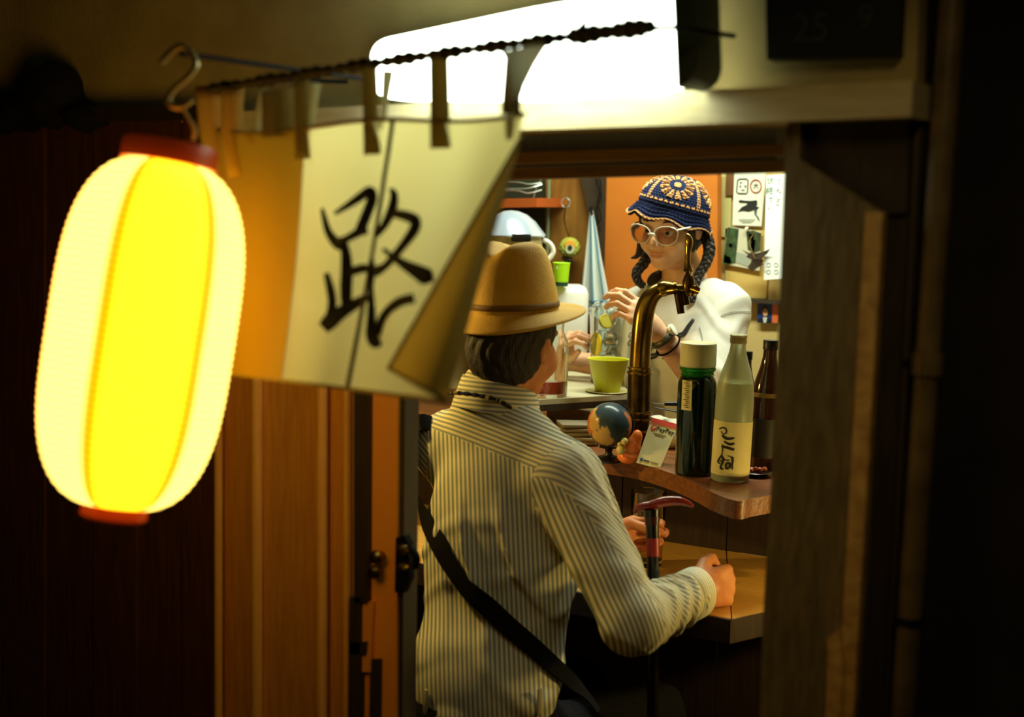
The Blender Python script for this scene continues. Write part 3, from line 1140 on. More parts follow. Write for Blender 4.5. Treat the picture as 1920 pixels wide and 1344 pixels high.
def folds_man(p):
    q = p - chest.astype(np.float32)
    u = q @ sax.astype(np.float32)
    w = q[:, 2]
    b = q @ mfw.astype(np.float32)
    # long slanting pulls from the neck to the right armpit, plus short creases at the waist
    a1 = np.sin((u * 0.80 + w * 0.36) * 78 + 1.6 * np.sin(w * 9 + u * 6) + 0.6)
    a2 = np.sin((u * 0.5 - w * 0.9) * 62 + 1.4 * np.sin(u * 17 + 2))
    a3 = np.sin(w * 46 + 2.2 * np.sin(u * 15 + b * 14) + 1.0)
    m1 = np.clip((w + 0.30) / 0.25, 0, 1) * np.clip((0.06 - w) / 0.10, 0, 1)
    m3 = np.clip((-0.18 - w) / 0.14, 0, 1)
    n1 = 0.5 + 0.5 * np.sin(u * 21 + w * 13 + 1)
    return 0.0140 * (np.maximum(a1, -0.2) ** 2) * m1 * (0.5 + n1) + 0.009 * np.maximum(a3, 0) ** 1.5 * m3 + 0.005 * np.maximum(a2, 0) ** 2 * m1


def folds_arm(p, a, b, amp, frq, seed):
    ba = b - a
    L = np.linalg.norm(ba)
    ax = (ba / L).astype(np.float32)
    q = p - a.astype(np.float32)
    t = q @ ax
    e1 = nrm(np.cross(ax, [0.3, 0.2, 0.9])).astype(np.float32)
    e2 = np.cross(ax, e1).astype(np.float32)
    th = np.arctan2(q @ e2, q @ e1)
    return amp * np.maximum(np.sin(t * frq + 1.7 * np.sin(th * 2 + seed) + 0.8 * np.sin(th * 3 + t * 20)), -0.3) ** 2


def f_shirt(p):
    t = f_torso(p) - folds_man(p)
    tt = np.clip((p - elR.astype(np.float32)) @ nrm(wrR - elR).astype(np.float32) / 0.2, 0, 1)
    a = f_armR(p) - folds_arm(p, shR, elR, 0.003, 40, 0.4) * (1 - tt) - folds_arm(p, elR, wrR, 0.010, 120, 1.2) * np.clip(tt * 2, 0, 1)
    l = f_armL(p) - folds_arm(p, shL, elL, 0.004, 60, 2.4)
    k = 0.035
    d = t
    for g in (a, l):
        h = np.clip(0.5 + 0.5 * (g - d) / k, 0, 1)
        d = g * (1 - h) + d * h - k * h * (1 - h)
    # cut off at the waist and open the neck
    d = np.maximum(d, (hip[2] + 0.030) - p[:, 2])
    return d


allp = np.array([shL, shR, elR, wrR, elL, wrL, hip, chest])
V, Q = sdf_mesh(f_shirt, allp.min(0) - [0.22, 0.22, 0.05], allp.max(0) + [0.16, 0.16, 0.16], 0.0055)
cen = centroids(V, Q).astype(np.float32)
fT, fR, fL = f_torso(cen), f_armR(cen), f_armL(cen)
pY1, nY1 = hit(f_shirt, 800, 800)
pY2, nY2 = hit(f_shirt, 1060, 902)
yn = nrm(np.cross(pY2 - pY1, -mfw + np.array([0, 0, 0.45])))
if yn[2] < 0: yn = -yn
mi = np.zeros(len(Q), int)
mi[((cen - pY1) @ yn > 0)] = 1
mi[fR < fT - 0.004] = 2
mi[fL < fT - 0.004] = 3
t_fore = (cen - elR) @ nrm(wrR - elR)
mi[(mi == 2) & (t_fore > 0.005)] = 4
c_pale, c_blue = s(216, 206, 168), s(124, 134, 128)
up_dir = np.array([0, 0, 1.0])
sR = nrm(elR - shR)
fo = nrm(wrR - elR)
sh_mats = [stripe_mat('striped_shirt_body', _Rh + 0.07 * up_dir, 0.0086, c_pale, c_blue, 0.5, 0.5),
           stripe_mat('striped_shirt_yoke', yn, 0.0086, c_pale, c_blue, 0.45, 0.5),
           stripe_mat('striped_shirt_sleeve', np.cross(sR, -F + 0.2 * R), 0.0085, c_pale, c_blue, 0.5, 0.5),
           stripe_mat('striped_shirt_sleeve_left', np.cross(nrm(elL - shL), F), 0.0085, c_pale, c_blue, 0.5, 0.5),
           stripe_mat('striped_shirt_forearm', fo * 0.8 + np.cross(fo, F) * 0.6, 0.0085, c_pale, s(140, 146, 138), 0.45, 0.5)]
mk('striped_shirt', (V, Q), sh_mats, man, smooth=True, midx=mi)

# collar standing round the neck, and the thin beaded cord lying along it
cax = nrm(up_dir + mfw * 0.12 - sax * 0.02)
cx1 = sax
cy1 = nrm(np.cross(cax, cx1))
CM = axes(cx1, cy1, cax)
cc = P(936, 741, 2.765)
nv_, nu_ = 9, 64
V = []
prof = [(0.064, -0.030), (0.066, 0.000), (0.066, 0.026), (0.067, 0.031), (0.070, 0.031), (0.073, 0.024), (0.078, 0.004), (0.084, -0.020), (0.086, -0.028)]
for r, z in prof:
    for k in range(nu_):
        a = 2 * PI * k / nu_
        drop = -0.030 * (0.5 + 0.5 * math.sin(a)) ** 2
        V.append(cc + CM @ np.array([r * math.cos(a) * 1.03, r * math.sin(a) * 1.08, z + drop]))
mk('collar', (np.array(V), np.array(grid_faces(nu_, nv_, True))), stripe_mat('striped_collar', cax, 0.0085, c_pale, c_blue, 0.4, 0.5), man, smooth=True)
cord = smooth_path([P(838, 738, 2.67), P(862, 737, 2.655), P(900, 742, 2.66), P(935, 751, 2.672), P(962, 768, 2.69), P(985, 785, 2.71)], 60)
mk('neck_cord', tube(cord, 0.0030 + 0.0016 * np.abs(np.sin(np.linspace(0, 40, 61))), 8), M('dark_beads', s(26, 22, 16), 0.3), man)
bd = [smooth_path(cord[i:i + 4], 4) for i in (8, 26, 34, 46)]
for q in bd:
    mk('bead', tube(q, 0.0042, 8), M('pale_bead', s(196, 176, 110), 0.4), man)

# cuff
cw = wrR - fo * 0.040
CU = []
e1 = nrm(np.cross(fo, up_dir))
e2 = np.cross(e1, fo)
for r, z in [(0.041, -0.006), (0.046, -0.002), (0.0475, 0.012), (0.0475, 0.044), (0.046, 0.048), (0.042, 0.047), (0.041, 0.030), (0.041, 0.0)]:
    for k in range(48):
        a = 2 * PI * k / 48
        CU.append(cw + fo * z + (e1 * math.cos(a) * 0.92 + e2 * math.sin(a) * 1.06) * r)
mk('cuff', (np.array(CU), np.array(grid_faces(48, 8, True))), stripe_mat('striped_cuff', fo, 0.0075, s(222, 216, 186), s(150, 156, 146), 0.45, 0.5), man, smooth=True)

# body: head, neck, trunk, arms, hands and legs as one surface
hf = nrm(_Fh * math.cos(math.radians(34)) + _Rh * math.sin(math.radians(34)) - 0.10 * up_dir)   # the way his face points
hl = nrm(np.cross(up_dir, hf))
hu = np.cross(hf, hl)
HA = axes(hl, hf, hu)
hp, HT = head_prims(hd, HA, 1.0)
kneeR, kneeL = P(1060, 1420, 2.80) * 1.0, P(900, 1420, 3.05) * 1.0
hipR, hipL = hip + sax * 0.085, hip - sax * 0.085
kneeR = hipR + mfw * 0.40 + sax * 0.02
kneeL = hipL + mfw * 0.40 - sax * 0.02
kneeR[2] = kneeL[2] = hip[2] - 0.07
ftR, ftL = kneeR + mfw * 0.02, kneeL + mfw * 0.02
ftR[2] = ftL[2] = 0.06
hip_b = hip + [0, 0, -0.03]
hipR, hipL = hipR - [0, 0, 0.06], hipL - [0, 0, 0.06]
hax = nrm(hu + 0.02 * hl - 0.13 * hf)
hfx = nrm(hf - hax * (hf @ hax))
hly = np.cross(hax, hfx)
HTM = axes(hfx, hly, hax)
hc = P(962, 577, 2.765)
body = hp + [
    (rc(HT(0, -0.022, -0.055), nkb + [0, 0, 0.0], 0.049, 0.056), 0.02),
    (el(chest, (0.140, 0.085, 0.18), TA), 0.05),
    (el((chest + hip) / 2, (0.125, 0.085, 0.2), TA), 0.05),
    (el(hip_b + [0, 0, 0.05], (0.14, 0.10, 0.11), TA), 0.05),
    (rc(nkb - [0, 0, 0.04], shL, 0.045, 0.04), 0.04), (rc(nkb - [0, 0, 0.04], shR, 0.045, 0.04), 0.04),
    (rc(shR - sax * 0.01, elR, 0.05, 0.038), 0.02), (rc(elR, wrR, 0.038, 0.027), 0.01),
    (rc(shL + sax * 0.01, elL, 0.05, 0.038), 0.02), (rc(elL, wrL, 0.038, 0.027), 0.01),
    (rc(hipR, kneeR, 0.078, 0.052), 0.03), (rc(hipL, kneeL, 0.078, 0.052), 0.03),
    (rc(kneeR, ftR, 0.052, 0.036), 0.02), (rc(kneeL, ftL, 0.052, 0.036), 0.02),
    (rc(ftR - [0, 0, 0.025], ftR + mfw * 0.15 - [0, 0, 0.03], 0.036, 0.028), 0.02),
    (rc(ftL - [0, 0, 0.025], ftL + mfw * 0.15 - [0, 0, 0.03], 0.036, 0.028), 0.02),
]
# right hand: a loose fist resting on the counter, thumb side up
dR = nrm(0.62 * _Fh + 0.72 * _Rh - 0.02 * up_dir)
nR = nrm(0.72 * _Rh - 0.62 * _Fh + 0.25 * up_dir)
body += hand_prims(wrR + fo * 0.012, dR, nR, up_dir, 1.04, [(62, 80, 55), (68, 82, 55), (72, 84, 55), (76, 84, 55)],
                   [(0.022, 0.024, -0.010), (0.052, 0.046, -0.020), (0.084, 0.052, -0.030), (0.104, 0.040, -0.040)], thick=1.15)
# left hand: closed round the tumbler
dL = nrm(0.62 * _Fh + 0.72 * _Rh)
nL = nrm(-0.72 * _Rh + 0.62 * _Fh)
body += hand_prims(wrL + nrm(wrL - elL) * 0.005, dL, nL, up_dir + 0.2 * _Rh, 1.0, [(34, 58, 46), (36, 58, 46), (38, 60, 46), (40, 60, 46)],
                   [(0.020, 0.022, -0.012), (0.042, 0.036, -0.034), (0.058, 0.030, -0.066), (0.066, 0.020, -0.090)])
fb = field(body)
allp = np.array([shL, shR, elR, wrR, elL, wrL, hip, hd, kneeR, kneeL, ftR, ftL])


def under_hat(f, c, ax, drop):
    """keep the skull below the hat's crown line"""
    c32, a32 = c.astype(np.float32), ax.astype(np.float32)

    def g(p):
        q = p - c32
        return np.maximum(f(p), np.where(np.linalg.norm(q, axis=1) < 0.17, q @ a32 + drop, -1.0))
    return g


V, Q = sdf_mesh(under_hat(fb, hc, hax, 0.036), allp.min(0) - [0.2, 0.2, 0.06], allp.max(0) + [0.2, 0.24, 0.16], 0.0042)
mk('body', (V, Q), m_skin_m, man, smooth=True)




def f_hair_m(p):
    q = (p - hd.astype(np.float32)) @ HA.astype(np.float32)
    a = el((0, -0.020, 0.030), (0.083, 0.099, 0.094))(q)
    b = el((0, -0.040, -0.030), (0.068, 0.068, 0.066))(q)
    k = 0.03
    h = np.clip(0.5 + 0.5 * (b - a) / k, 0, 1)
    d = b * (1 - h) + a * h - k * h * (1 - h)
    d += 0.0016 * np.sin(q[:, 0] * 260 + 3 * np.sin(q[:, 2] * 60)) * np.sin(q[:, 1] * 210)
    hairline = q[:, 1] * 0.62 - q[:, 2] * 0.25 - 0.030      # keep the back of the head
    d = np.maximum(d, hairline)
    d = np.maximum(d, (p - hc.astype(np.float32)) @ hax.astype(np.float32) + 0.010 + 0.028 * np.clip(0.5 - ((p - hc.astype(np.float32)) @ hfx.astype(np.float32)) / 0.16, 0, 1))
    d = np.maximum(d, -(q[:, 2] + 0.088 + 0.25 * np.abs(q[:, 0])))
    return d


V, Q = sdf_mesh(f_hair_m, hd - 0.16, hd + 0.16, 0.0035)
mk('hair', (V, Q), m_hair_m, man, smooth=True)

# trousers, belt, shoes
tro = field([(el(hip_b + [0, 0, 0.03], (0.165, 0.125, 0.135), TA), 0),
             (rc(hipR, kneeR, 0.092, 0.066), 0.04), (rc(hipL, kneeL, 0.092, 0.066), 0.04),
             (rc(kneeR, ftR + [0, 0, 0.05], 0.066, 0.056), 0.02), (rc(kneeL, ftL + [0, 0, 0.05], 0.066, 0.056), 0.02)])
f_tro = lambda p: np.maximum(tro(p) - 0.004 * np.maximum(np.sin(p[:, 2] * 70 + 2 * np.sin(p[:, 0] * 30)), 0), p[:, 2] - (hip[2] + 0.048))
allp = np.array([hip, kneeR, kneeL, ftR, ftL])
V, Q = sdf_mesh(f_tro, allp.min(0) - [0.2, 0.2, 0.03], allp.max(0) + [0.2, 0.2, 0.12], 0.009)
mk('trousers', (V, Q), m_trouser, man, smooth=True)
for ft in (ftR, ftL):
    fs = field([(rc(ft - [0, 0, 0.012], ft + mfw * 0.165 - [0, 0, 0.022], 0.046, 0.038), 0), (rc(ft + [0, 0, 0.02], ft + [0, 0, 0.05], 0.042, 0.042), 0.02)])
    g = lambda p, fs=fs: np.maximum(fs(p), 0.002 - p[:, 2])
    V, Q = sdf_mesh(g, ft - [0.25, 0.25, 0.07], ft + [0.25, 0.25, 0.1], 0.008)
    mk('shoe', (V, Q), m_black_cloth, man, smooth=True)
for px in (801, 1010):
    p, n = hit(lambda q: np.minimum(f_tro(q), f_shirt(q)), px, 1316)
    if p is not None:
        mk('belt_loop', box(p + n * 0.003, (0.010, 0.006, 0.05), axes(nrm(np.cross(up_dir, n)), n, up_dir), bev=0.002), M('pale_clip', s(178, 170, 140), 0.5), man)

# shoulder strap across the back
sp = smooth_path([(788, 786), (783, 815), (779, 860), (790, 925), (812, 990), (845, 1050), (885, 1105), (930, 1155), (985, 1205), (1040, 1258), (1085, 1296), (1110, 1330)], 60)
pts, nn = [], []
f_band = lambda p: f_shirt(p)
for a, b in sp:
    p, n = hit(f_band, a, b)
    if p is None:
        p, n = (pts[-1], nn[-1]) if pts else (P(a, b, 2.78), -F)
        if pts:
            p = P(a, b, (pts[-1] - CAM) @ F)
    pts.append(p + n * 0.003)
    nn.append(n)
over = [shL + mfw * 0.112 - [0, 0, 0.16] + sax * 0.02, shL + mfw * 0.106 - [0, 0, 0.09], shL + mfw * 0.085 - [0, 0, 0.02], shL + mfw * 0.045 + [0, 0, 0.045], shL + [0, 0, 0.062] - sax * 0.006]
on = [mfw, mfw, nrm(mfw + up_dir * .5), nrm(mfw * .6 + up_dir), up_dir]
pts, nn = over + pts, on + nn
pts, nn = np.array(pts), np.array(nn)
for _ in range(8):
    pts[1:-1] = 0.25 * pts[:-2] + 0.5 * pts[1:-1] + 0.25 * pts[2:]
    nn[1:-1] = 0.25 * nn[:-2] + 0.5 * nn[1:-1] + 0.25 * nn[2:]
nn /= np.linalg.norm(nn, axis=1)[:, None]
mk('shoulder_strap', ribbon(pts + nn * 0.008, 0.036, nn, 0.004), m_black_cloth, man)

# hat: straw fedora tipped back
m_straw = M('golden_straw', s(204, 160, 62), 0.75, col2=s(216, 174, 74), nscale=14, bump=0.25, bscale=420)
m_band = M('brown_hat_band', s(120, 88, 40), 0.7)
hat = mk('straw_hat', (lambda: None)() or (lambda W: (np.array(W), np.array(grid_faces(72, len(W) // 72, True))))([
    hc + HTM @ np.array([
        (r * math.cos(2 * PI * k / 72)) * (1.10 + (0.0 if z > 0.01 else 0)),
        (r * math.sin(2 * PI * k / 72)) * 0.97 * (1 - 0.12 * max(0.0, (z - 0.07) / 0.06) * max(0.0, math.cos(2 * PI * k / 72))),
        z - (0.018 * math.exp(-((r * math.sin(2 * PI * k / 72)) / 0.022) ** 2) * max(0.0, (z - 0.085) / 0.04)) - (0.010 * max(0.0, math.cos(2 * PI * k / 72)) if z > 0.1 else 0)])
    for r, z in [(0.086, -0.012), (0.0885, 0.0), (0.0875, 0.014), (0.084, 0.035), (0.0795, 0.060), (0.0745, 0.085), (0.0705, 0.102), (0.066, 0.116), (0.058, 0.125), (0.045, 0.129), (0.028, 0.131), (0.012, 0.131), (0.001, 0.131)]
    for k in range(72)]), m_straw, man, smooth=True)
W = []
for i in range(9):
    t = i / 8
    for k in range(72):
        a = 2 * PI * k / 72
        front = 0.5 + 0.5 * math.cos(a)
        ext = 0.030 + 0.034 * front ** 1.5
        r = 0.086 + ext * t
        z = -0.004 - (0.030 * (1 - front) ** 1.2 + 0.004) * t ** 1.1 + 0.006 * front * t
        W.append(hc + HTM @ np.array([r * math.cos(a) * 1.08, r * math.sin(a) * 0.98, z]))
for i in range(9):
    t = 1 - i / 8
    for k in range(72):
        a = 2 * PI * k / 72
        front = 0.5 + 0.5 * math.cos(a)
        ext = 0.030 + 0.034 * front ** 1.5
        r = 0.086 + ext * t
        z = -0.004 - (0.030 * (1 - front) ** 1.2 + 0.004) * t ** 1.1 + 0.006 * front * t - 0.0035
        W.append(hc + HTM @ np.array([r * math.cos(a) * 1.08, r * math.sin(a) * 0.98, z]))
mk('brim', (np.array(W), np.array(grid_faces(72, 18, True))), m_straw, hat, smooth=True)
W = []
for r, z in [(0.0885, 0.001), (0.0905, 0.003), (0.0900, 0.011), (0.0880, 0.013)]:
    for k in range(72):
        a = 2 * PI * k / 72
        W.append(hc + HTM @ np.array([r * math.cos(a) * 1.10, r * math.sin(a) * 0.97, z]))
mk('hat_band', (np.array(W), np.array(grid_faces(72, 4, True))), m_band, hat, smooth=True)

# the stool he sits on
st = thing('bar_stool', 'round dark bar stool under the man in the striped shirt', 'stool', (hip[0], hip[1], 0))
sz = hip[2] - 0.175
mk('seat', xf(lathe([(0, sz - .04), (.14, sz - .04), (.155, sz - .02), (.15, sz + 0.0), (0, sz + .005)], 32), None, (hip[0], hip[1], 0)), m_dark_wood, st)
for k in range(4):
    a = PI / 4 + k * PI / 2
    mk('leg', tube([(hip[0] + .09 * math.cos(a), hip[1] + .09 * math.sin(a), sz - .03), (hip[0] + .15 * math.cos(a), hip[1] + .15 * math.sin(a), 0.0)], 0.014, 10), m_dark_wood, st)

# ---------------------------------------------------------------- the bartender
wom = thing('person', 'woman behind the bar in a crochet bucket hat, clear glasses and white printed sweatshirt', 'person', (P(1290, 700, 3.60)[0], P(1290, 700, 3.60)[1], 0))
wS_L, wS_R = P(1358, 580, 3.50), P(1202, 594, 3.66)       # her left (picture right) and right shoulders
wsx = nrm(wS_L - wS_R)
wfw = nrm(np.cross(wsx, up_dir))
if wfw @ F > 0: wfw = -wfw
WA = axes(wsx, wfw, up_dir)
whd = P(1259, 419, 3.53)
wh_f = nrm(-_Fh * math.cos(math.radians(33)) - _Rh * math.sin(math.radians(33)) - 0.22 * up_dir)
wh_l = nrm(np.cross(wh_f, up_dir))
wh_u = np.cross(wh_l, wh_f)
# tilt the head a little towards the picture's left
wh_l, wh_u = nrm(wh_l * math.cos(.05) + wh_u * math.sin(.05)), nrm(wh_u * math.cos(.05) - wh_l * math.sin(.05))
WH = axes(wh_l, wh_f, wh_u)
wnk = P(1284, 527, 3.585)
w_elL, w_wrL = P(1334, 742, 3.43), P(1232, 622, 3.335)
w_elR, w_wrR = P(1206, 694, 3.73), P(1060, 676, 3.75)
wch = (wS_L + wS_R) / 2 - np.array([0, 0, 0.11]) + wfw * 0.0
whip = wch - np.array([0, 0, 0.40])
whp, WT = head_prims(whd, WH, 0.94)
gz = 0.0
fR_, fL_ = np.array([whip[0], whip[1], 0.07]) - wsx * 0.09, np.array([whip[0], whip[1], 0.07]) + wsx * 0.09
w_ax = nrm(wh_u - 0.26 * wh_f + 0.20 * R - 0.03 * F)
w_fx = nrm(-_Fh * 0.97 - _Rh * 0.10)
w_fx = nrm(w_fx - w_ax * (w_fx @ w_ax))
w_ly = np.cross(w_ax, w_fx)
KM = axes(w_fx, w_ly, w_ax)
kc = P(1263, 393, 3.54)
wbody = whp + [
    (rc(WT(0, -0.028, -0.060), wnk, 0.042, 0.047), 0.018),
    (rc(wnk, wnk - [0, 0, 0.06], 0.052, 0.07), 0.03),
    (rc(wnk - [0, 0, 0.05], wS_L, 0.04, 0.04), 0.03), (rc(wnk - [0, 0, 0.05], wS_R, 0.04, 0.04), 0.03),
    (el(wch, (0.135, 0.09, 0.16), WA), 0.04), (el(whip, (0.14, 0.10, 0.26), WA), 0.06),
    (rc(wS_L, w_elL, 0.045, 0.038), 0.02), (rc(w_elL, w_wrL + nrm(w_elL - w_wrL) * 0.02, 0.042, 0.026), 0.012),
    (rc(wS_R, w_elR, 0.045, 0.036), 0.02), (rc(w_elR, w_wrR, 0.038, 0.024), 0.012),
    (rc(whip - wsx * 0.08, fR_, 0.085, 0.045), 0.04), (rc(whip + wsx * 0.08, fL_, 0.085, 0.045), 0.04),
    (rc(fR_ - [0, 0, 0.03], fR_ + wfw * 0.14 - [0, 0, 0.035], 0.036, 0.028), 0.02),
    (rc(fL_ - [0, 0, 0.03], fL_ + wfw * 0.14 - [0, 0, 0.035], 0.036, 0.028), 0.02)]
# her left hand, held up over the glass: fingers pointing to the picture's left, bent down at the tips
wd = nrm(P(1178, 572, 3.32) - w_wrL)
wn_ = nrm(-_Fh * 0.75 + up_dir * 0.70)
wbody += hand_prims(w_wrL, wd, wn_, up_dir * 0.75 + _Fh * 0.6, 0.90, [(8, 44, 28), (14, 46, 28), (20, 48, 28), (28, 50, 30)],
                    [(0.020, 0.022, -0.010), (0.048, 0.034, -0.034), (0.080, 0.026, -0.050), (0.102, 0.014, -0.056)], spread=0.0)
# her right hand, round the foot of the glass
wd2 = nrm(0.04 * _Rh - 0.62 * _Fh + 0.62 * up_dir)
wbody += hand_prims(w_wrR + np.array([0, 0, 0.01]), wd2, -_Rh * 0.9 + _Fh * 0.35, -_Fh, 0.86, [(40, 54, 44), (44, 54, 44), (48, 54, 44), (52, 54, 44)])
fwb = field(wbody)
allp = np.array([wS_L, wS_R, whd, w_elL, w_wrL, w_elR, w_wrR, fR_, fL_, P(1140, 580, 3.34)])
V, Q = sdf_mesh(under_hat(fwb, kc, w_ax, 0.016), allp.min(0) - [0.14, 0.14, 0.08], allp.max(0) + [0.14, 0.14, 0.16], 0.0030)
cen = (centroids(V, Q) - whd) @ WH / 0.94
lip = (cen[:, 1] > 0.082) & (((cen[:, 0] / 0.020) ** 2 + ((cen[:, 2] + 0.0622) / 0.0088) ** 2) < 1)
mk('body', (V, Q), [m_skin_w, m_lip], wom, smooth=True, midx=lip.astype(int))
for sd in (1, -1):
    e = mk('eye', xf(lathe([(0.012 * math.sin(PI * i / 12), -0.012 * math.cos(PI * i / 12)) for i in range(13)], 20), axes(wh_l, -wh_u, wh_f), WT(0.031 * sd, 0.0755, -0.001)), m_eye, wom)
    mk('iris', xf(lathe([(0.0, 0.0127), (0.0035, 0.0122), (0.0056, 0.0112), (0.0058, 0.0104)], 18, cap=False), axes(wh_l, -wh_u, wh_f), WT(0.031 * sd - 0.001, 0.0755, -0.003)), m_iris, e)
    mk('eyelid', xf(lathe([(0.0132 * math.sin(PI * i / 20), 0.0132 * math.cos(PI * i / 20)) for i in range(1, 9)], 20, cap=False), axes(wh_l, -wh_f, wh_u), WT(0.031 * sd, 0.0755, -0.001)), m_skin_w, e)
    mk('eyebrow', tube(smooth_path([WT(0.014 * sd, 0.089, 0.020), WT(0.032 * sd, 0.086, 0.026), WT(0.050 * sd, 0.074, 0.021)], 10), [0.0016, 0.0024, 0.0010], 6), m_hair_w, wom)




def f_hair_w(p):
    q = (p - whd.astype(np.float32)) @ WH.astype(np.float32) / 0.94
    a = el((0, -0.020, 0.034), (0.080, 0.098, 0.092))(q)
    b = el((0, -0.050, -0.035), (0.066, 0.055, 0.065))(q)
    c1 = rc((0.071, 0.028, 0.03), (0.070, 0.018, -0.040), 0.012, 0.008)(q)
    c2 = rc((-0.071, 0.028, 0.03), (-0.072, 0.022, -0.060), 0.012, 0.007)(q)
    d = np.minimum(a, b)
    front = q[:, 1] - 0.012 - 0.095 * np.clip((q[:, 2] - 0.028) / 0.018, 0, 1)
    d = np.maximum(d, front)
    d = np.minimum(np.minimum(d, c1), c2)
    d = np.maximum(d, ((p - kc.astype(np.float32)) @ w_ax.astype(np.float32) + 0.004) / 0.94)
    rad = np.linalg.norm((p - kc.astype(np.float32)) - ((p - kc.astype(np.float32)) @ w_ax.astype(np.float32))[:, None] * w_ax.astype(np.float32), axis=1)
    d = np.maximum(d, np.where((p - kc.astype(np.float32)) @ w_ax.astype(np.float32) > -0.034, (rad - 0.086) / 0.94, -1))
    return 0.94 * (d + 0.0012 * np.sin(q[:, 0] * 300 + q[:, 2] * 40) * np.sin(q[:, 1] * 280))


V, Q = sdf_mesh(f_hair_w, whd - 0.17, whd + 0.17, 0.0035)
hw = mk('hair', (V, Q), m_hair_w, wom, smooth=True)


def braid(pix, r0, r1, name='braid', turns=9):
    path = smooth_path([P(a, b, d) for a, b, d in pix], 60)
    n = len(path)
    gs = []
    T = np.gradient(path, axis=0)
    T /= np.linalg.norm(T, axis=1)[:, None]
    N = np.cross(T, F)
    N /= np.linalg.norm(N, axis=1)[:, None]
    B = np.cross(T, N)
    tt = np.linspace(0, 1, n)
    rr = r0 + (r1 - r0) * tt
    for k in range(3):
        a = 2 * PI * (turns * tt / 2 + k / 3)
        q = path + N * (rr * 0.75 * np.sin(a))[:, None] + B * (rr * 0.45 * np.sin(2 * a))[:, None]
        gs.append(tube(q, list(rr * 0.66), 8))
    return mk(name, join(*gs), m_hair_w, wom)


bL = braid([(1322, 438, 3.545), (1330, 466, 3.52), (1324, 492, 3.51), (1310, 516, 3.50), (1302, 540, 3.485), (1298, 566, 3.48)], 0.0125, 0.007)
mk('hair_tie', tube([P(1300, 548, 3.483), P(1299, 554, 3.482)], 0.0085, 10), M('yellow_tie', s(190, 160, 50), 0.6), bL)
braid([(1216, 470, 3.60), (1208, 492, 3.60), (1194, 510, 3.59), (1196, 526, 3.575), (1206, 536, 3.57)], 0.012, 0.007, turns=6)
mk('hair_strand', tube(smooth_path([P(1202, 448, 3.57), P(1200, 468, 3.57), P(1194, 480, 3.57), P(1183, 484, 3.57)], 14), [0.010, 0.010, 0.007, 0.002], 8), m_hair_w, wom)
mk('hair_strand', tube(smooth_path([P(1238, 512, 3.60), P(1228, 520, 3.585), P(1222, 530, 3.575), P(1228, 540, 3.57)], 12), [0.010, 0.014, 0.013, 0.004], 8), m_hair_w, wom)

# crochet bucket hat
NU, NV = 360, 130
navy, tan = np.array(s(34, 46, 88)[:3]), np.array(s(232, 176, 112)[:3])
navy2 = np.array(s(24, 32, 62)[:3])
V, C = [], []
for j in range(NV):
    t = j / (NV - 1)
    for i in range(NU):
        a = 2 * PI * i / NU
        if t < 0.70:
            q = t / 0.70
            r = 0.0905 * math.sin(q * PI / 2) ** 0.95
            z = 0.088 * (math.cos(q * PI / 2) ** 0.95 if q < 1 else 0)
        else:
            q = (t - 0.70) / 0.30
            r = 0.0905 + 0.018 * q + 0.004 * q * math.sin(a * 7 + 0.6)
            z = -0.034 * q + 0.0055 * q * math.sin(a * 7 + 2.0)
        # granny squares: one on top of each of five sides
        side = (math.degrees(a) + 45 + 6) / 90.0
        fx = (side % 1.0) * 2 - 1            # -1..1 across the square
        fy = (t - 0.375) / 0.250             # -1..1 down the square
        arcw = 0.95 + 0.05
        dx = fx * min(1.05, max(0.35, r / 0.068))
        dr = math.hypot(dx, fy * 0.98)
        an = math.atan2(fy, dx)
        col, bump = navy, 0.0
        knit = 0.0009 * math.sin(t * 2 * PI * 30) + 0.0007 * math.sin(a * 60 + (j % 8 > 3) * PI)
        if abs(fy) < 1.0 and abs(fx) < 1.0:
            if dr < 0.17:
                col, bump = tan, 0.002
            elif 0.38 < dr < 0.80:
                pet = math.cos(an * 14)
                if pet > -0.62 + 1.6 * max(0, (0.50 - dr)) * 2:
                    col, bump = tan, 0.0028 * max(0, pet + 0.4)
            if abs(fx) > 0.93:
                col, bump = tan, 0.0016
        if abs(fy - 1.03) < 0.05 and (i % 9) < 6:
            col, bump = tan, 0.0012
        if abs(fy + 1.1) < 0.06:
            col = tan
        if t > 0.965:
            col, bump = tan, 0.002
        if t > 0.66 and t < 0.96:
            bump = 0.0016 * math.sin((t - 0.66) * 2 * PI * 14)
            col = navy if math.sin(i * 0.55 + j * 0.9) > -0.6 else navy2
        d = knit + bump
        V.append(kc + KM @ np.array([(r + d * 0.8) * math.cos(a), (r + d * 0.8) * math.sin(a), z + d * 0.6]))
        C.append(col * (0.85 + 0.15 * math.sin(i * 1.7) * math.sin(j * 2.3)))
ht = mk('crochet_bucket_hat', (np.array(V), np.array(grid_faces(NU, NV, True))), attr_mat('crochet_wool', 0.95, bump=0.6, bscale=420), wom, smooth=True, col=np.array(C))
W = []
for q in np.linspace(0, 1, 6):
    for i in range(90):
        a = 2 * PI * i / 90
        r = 0.088 + 0.0165 * q + 0.004 * q * math.sin(a * 7 + 0.6)
        z = -0.034 * q + 0.0055 * q * math.sin(a * 7 + 2.0) - 0.003
        W.append(kc + KM @ np.array([r * math.cos(a), r * math.sin(a), z]))
mk('brim_underside', (np.array(W), np.array(grid_faces(90, 6, True))), M('navy_wool', (*navy, 1), 0.95), ht, smooth=True)

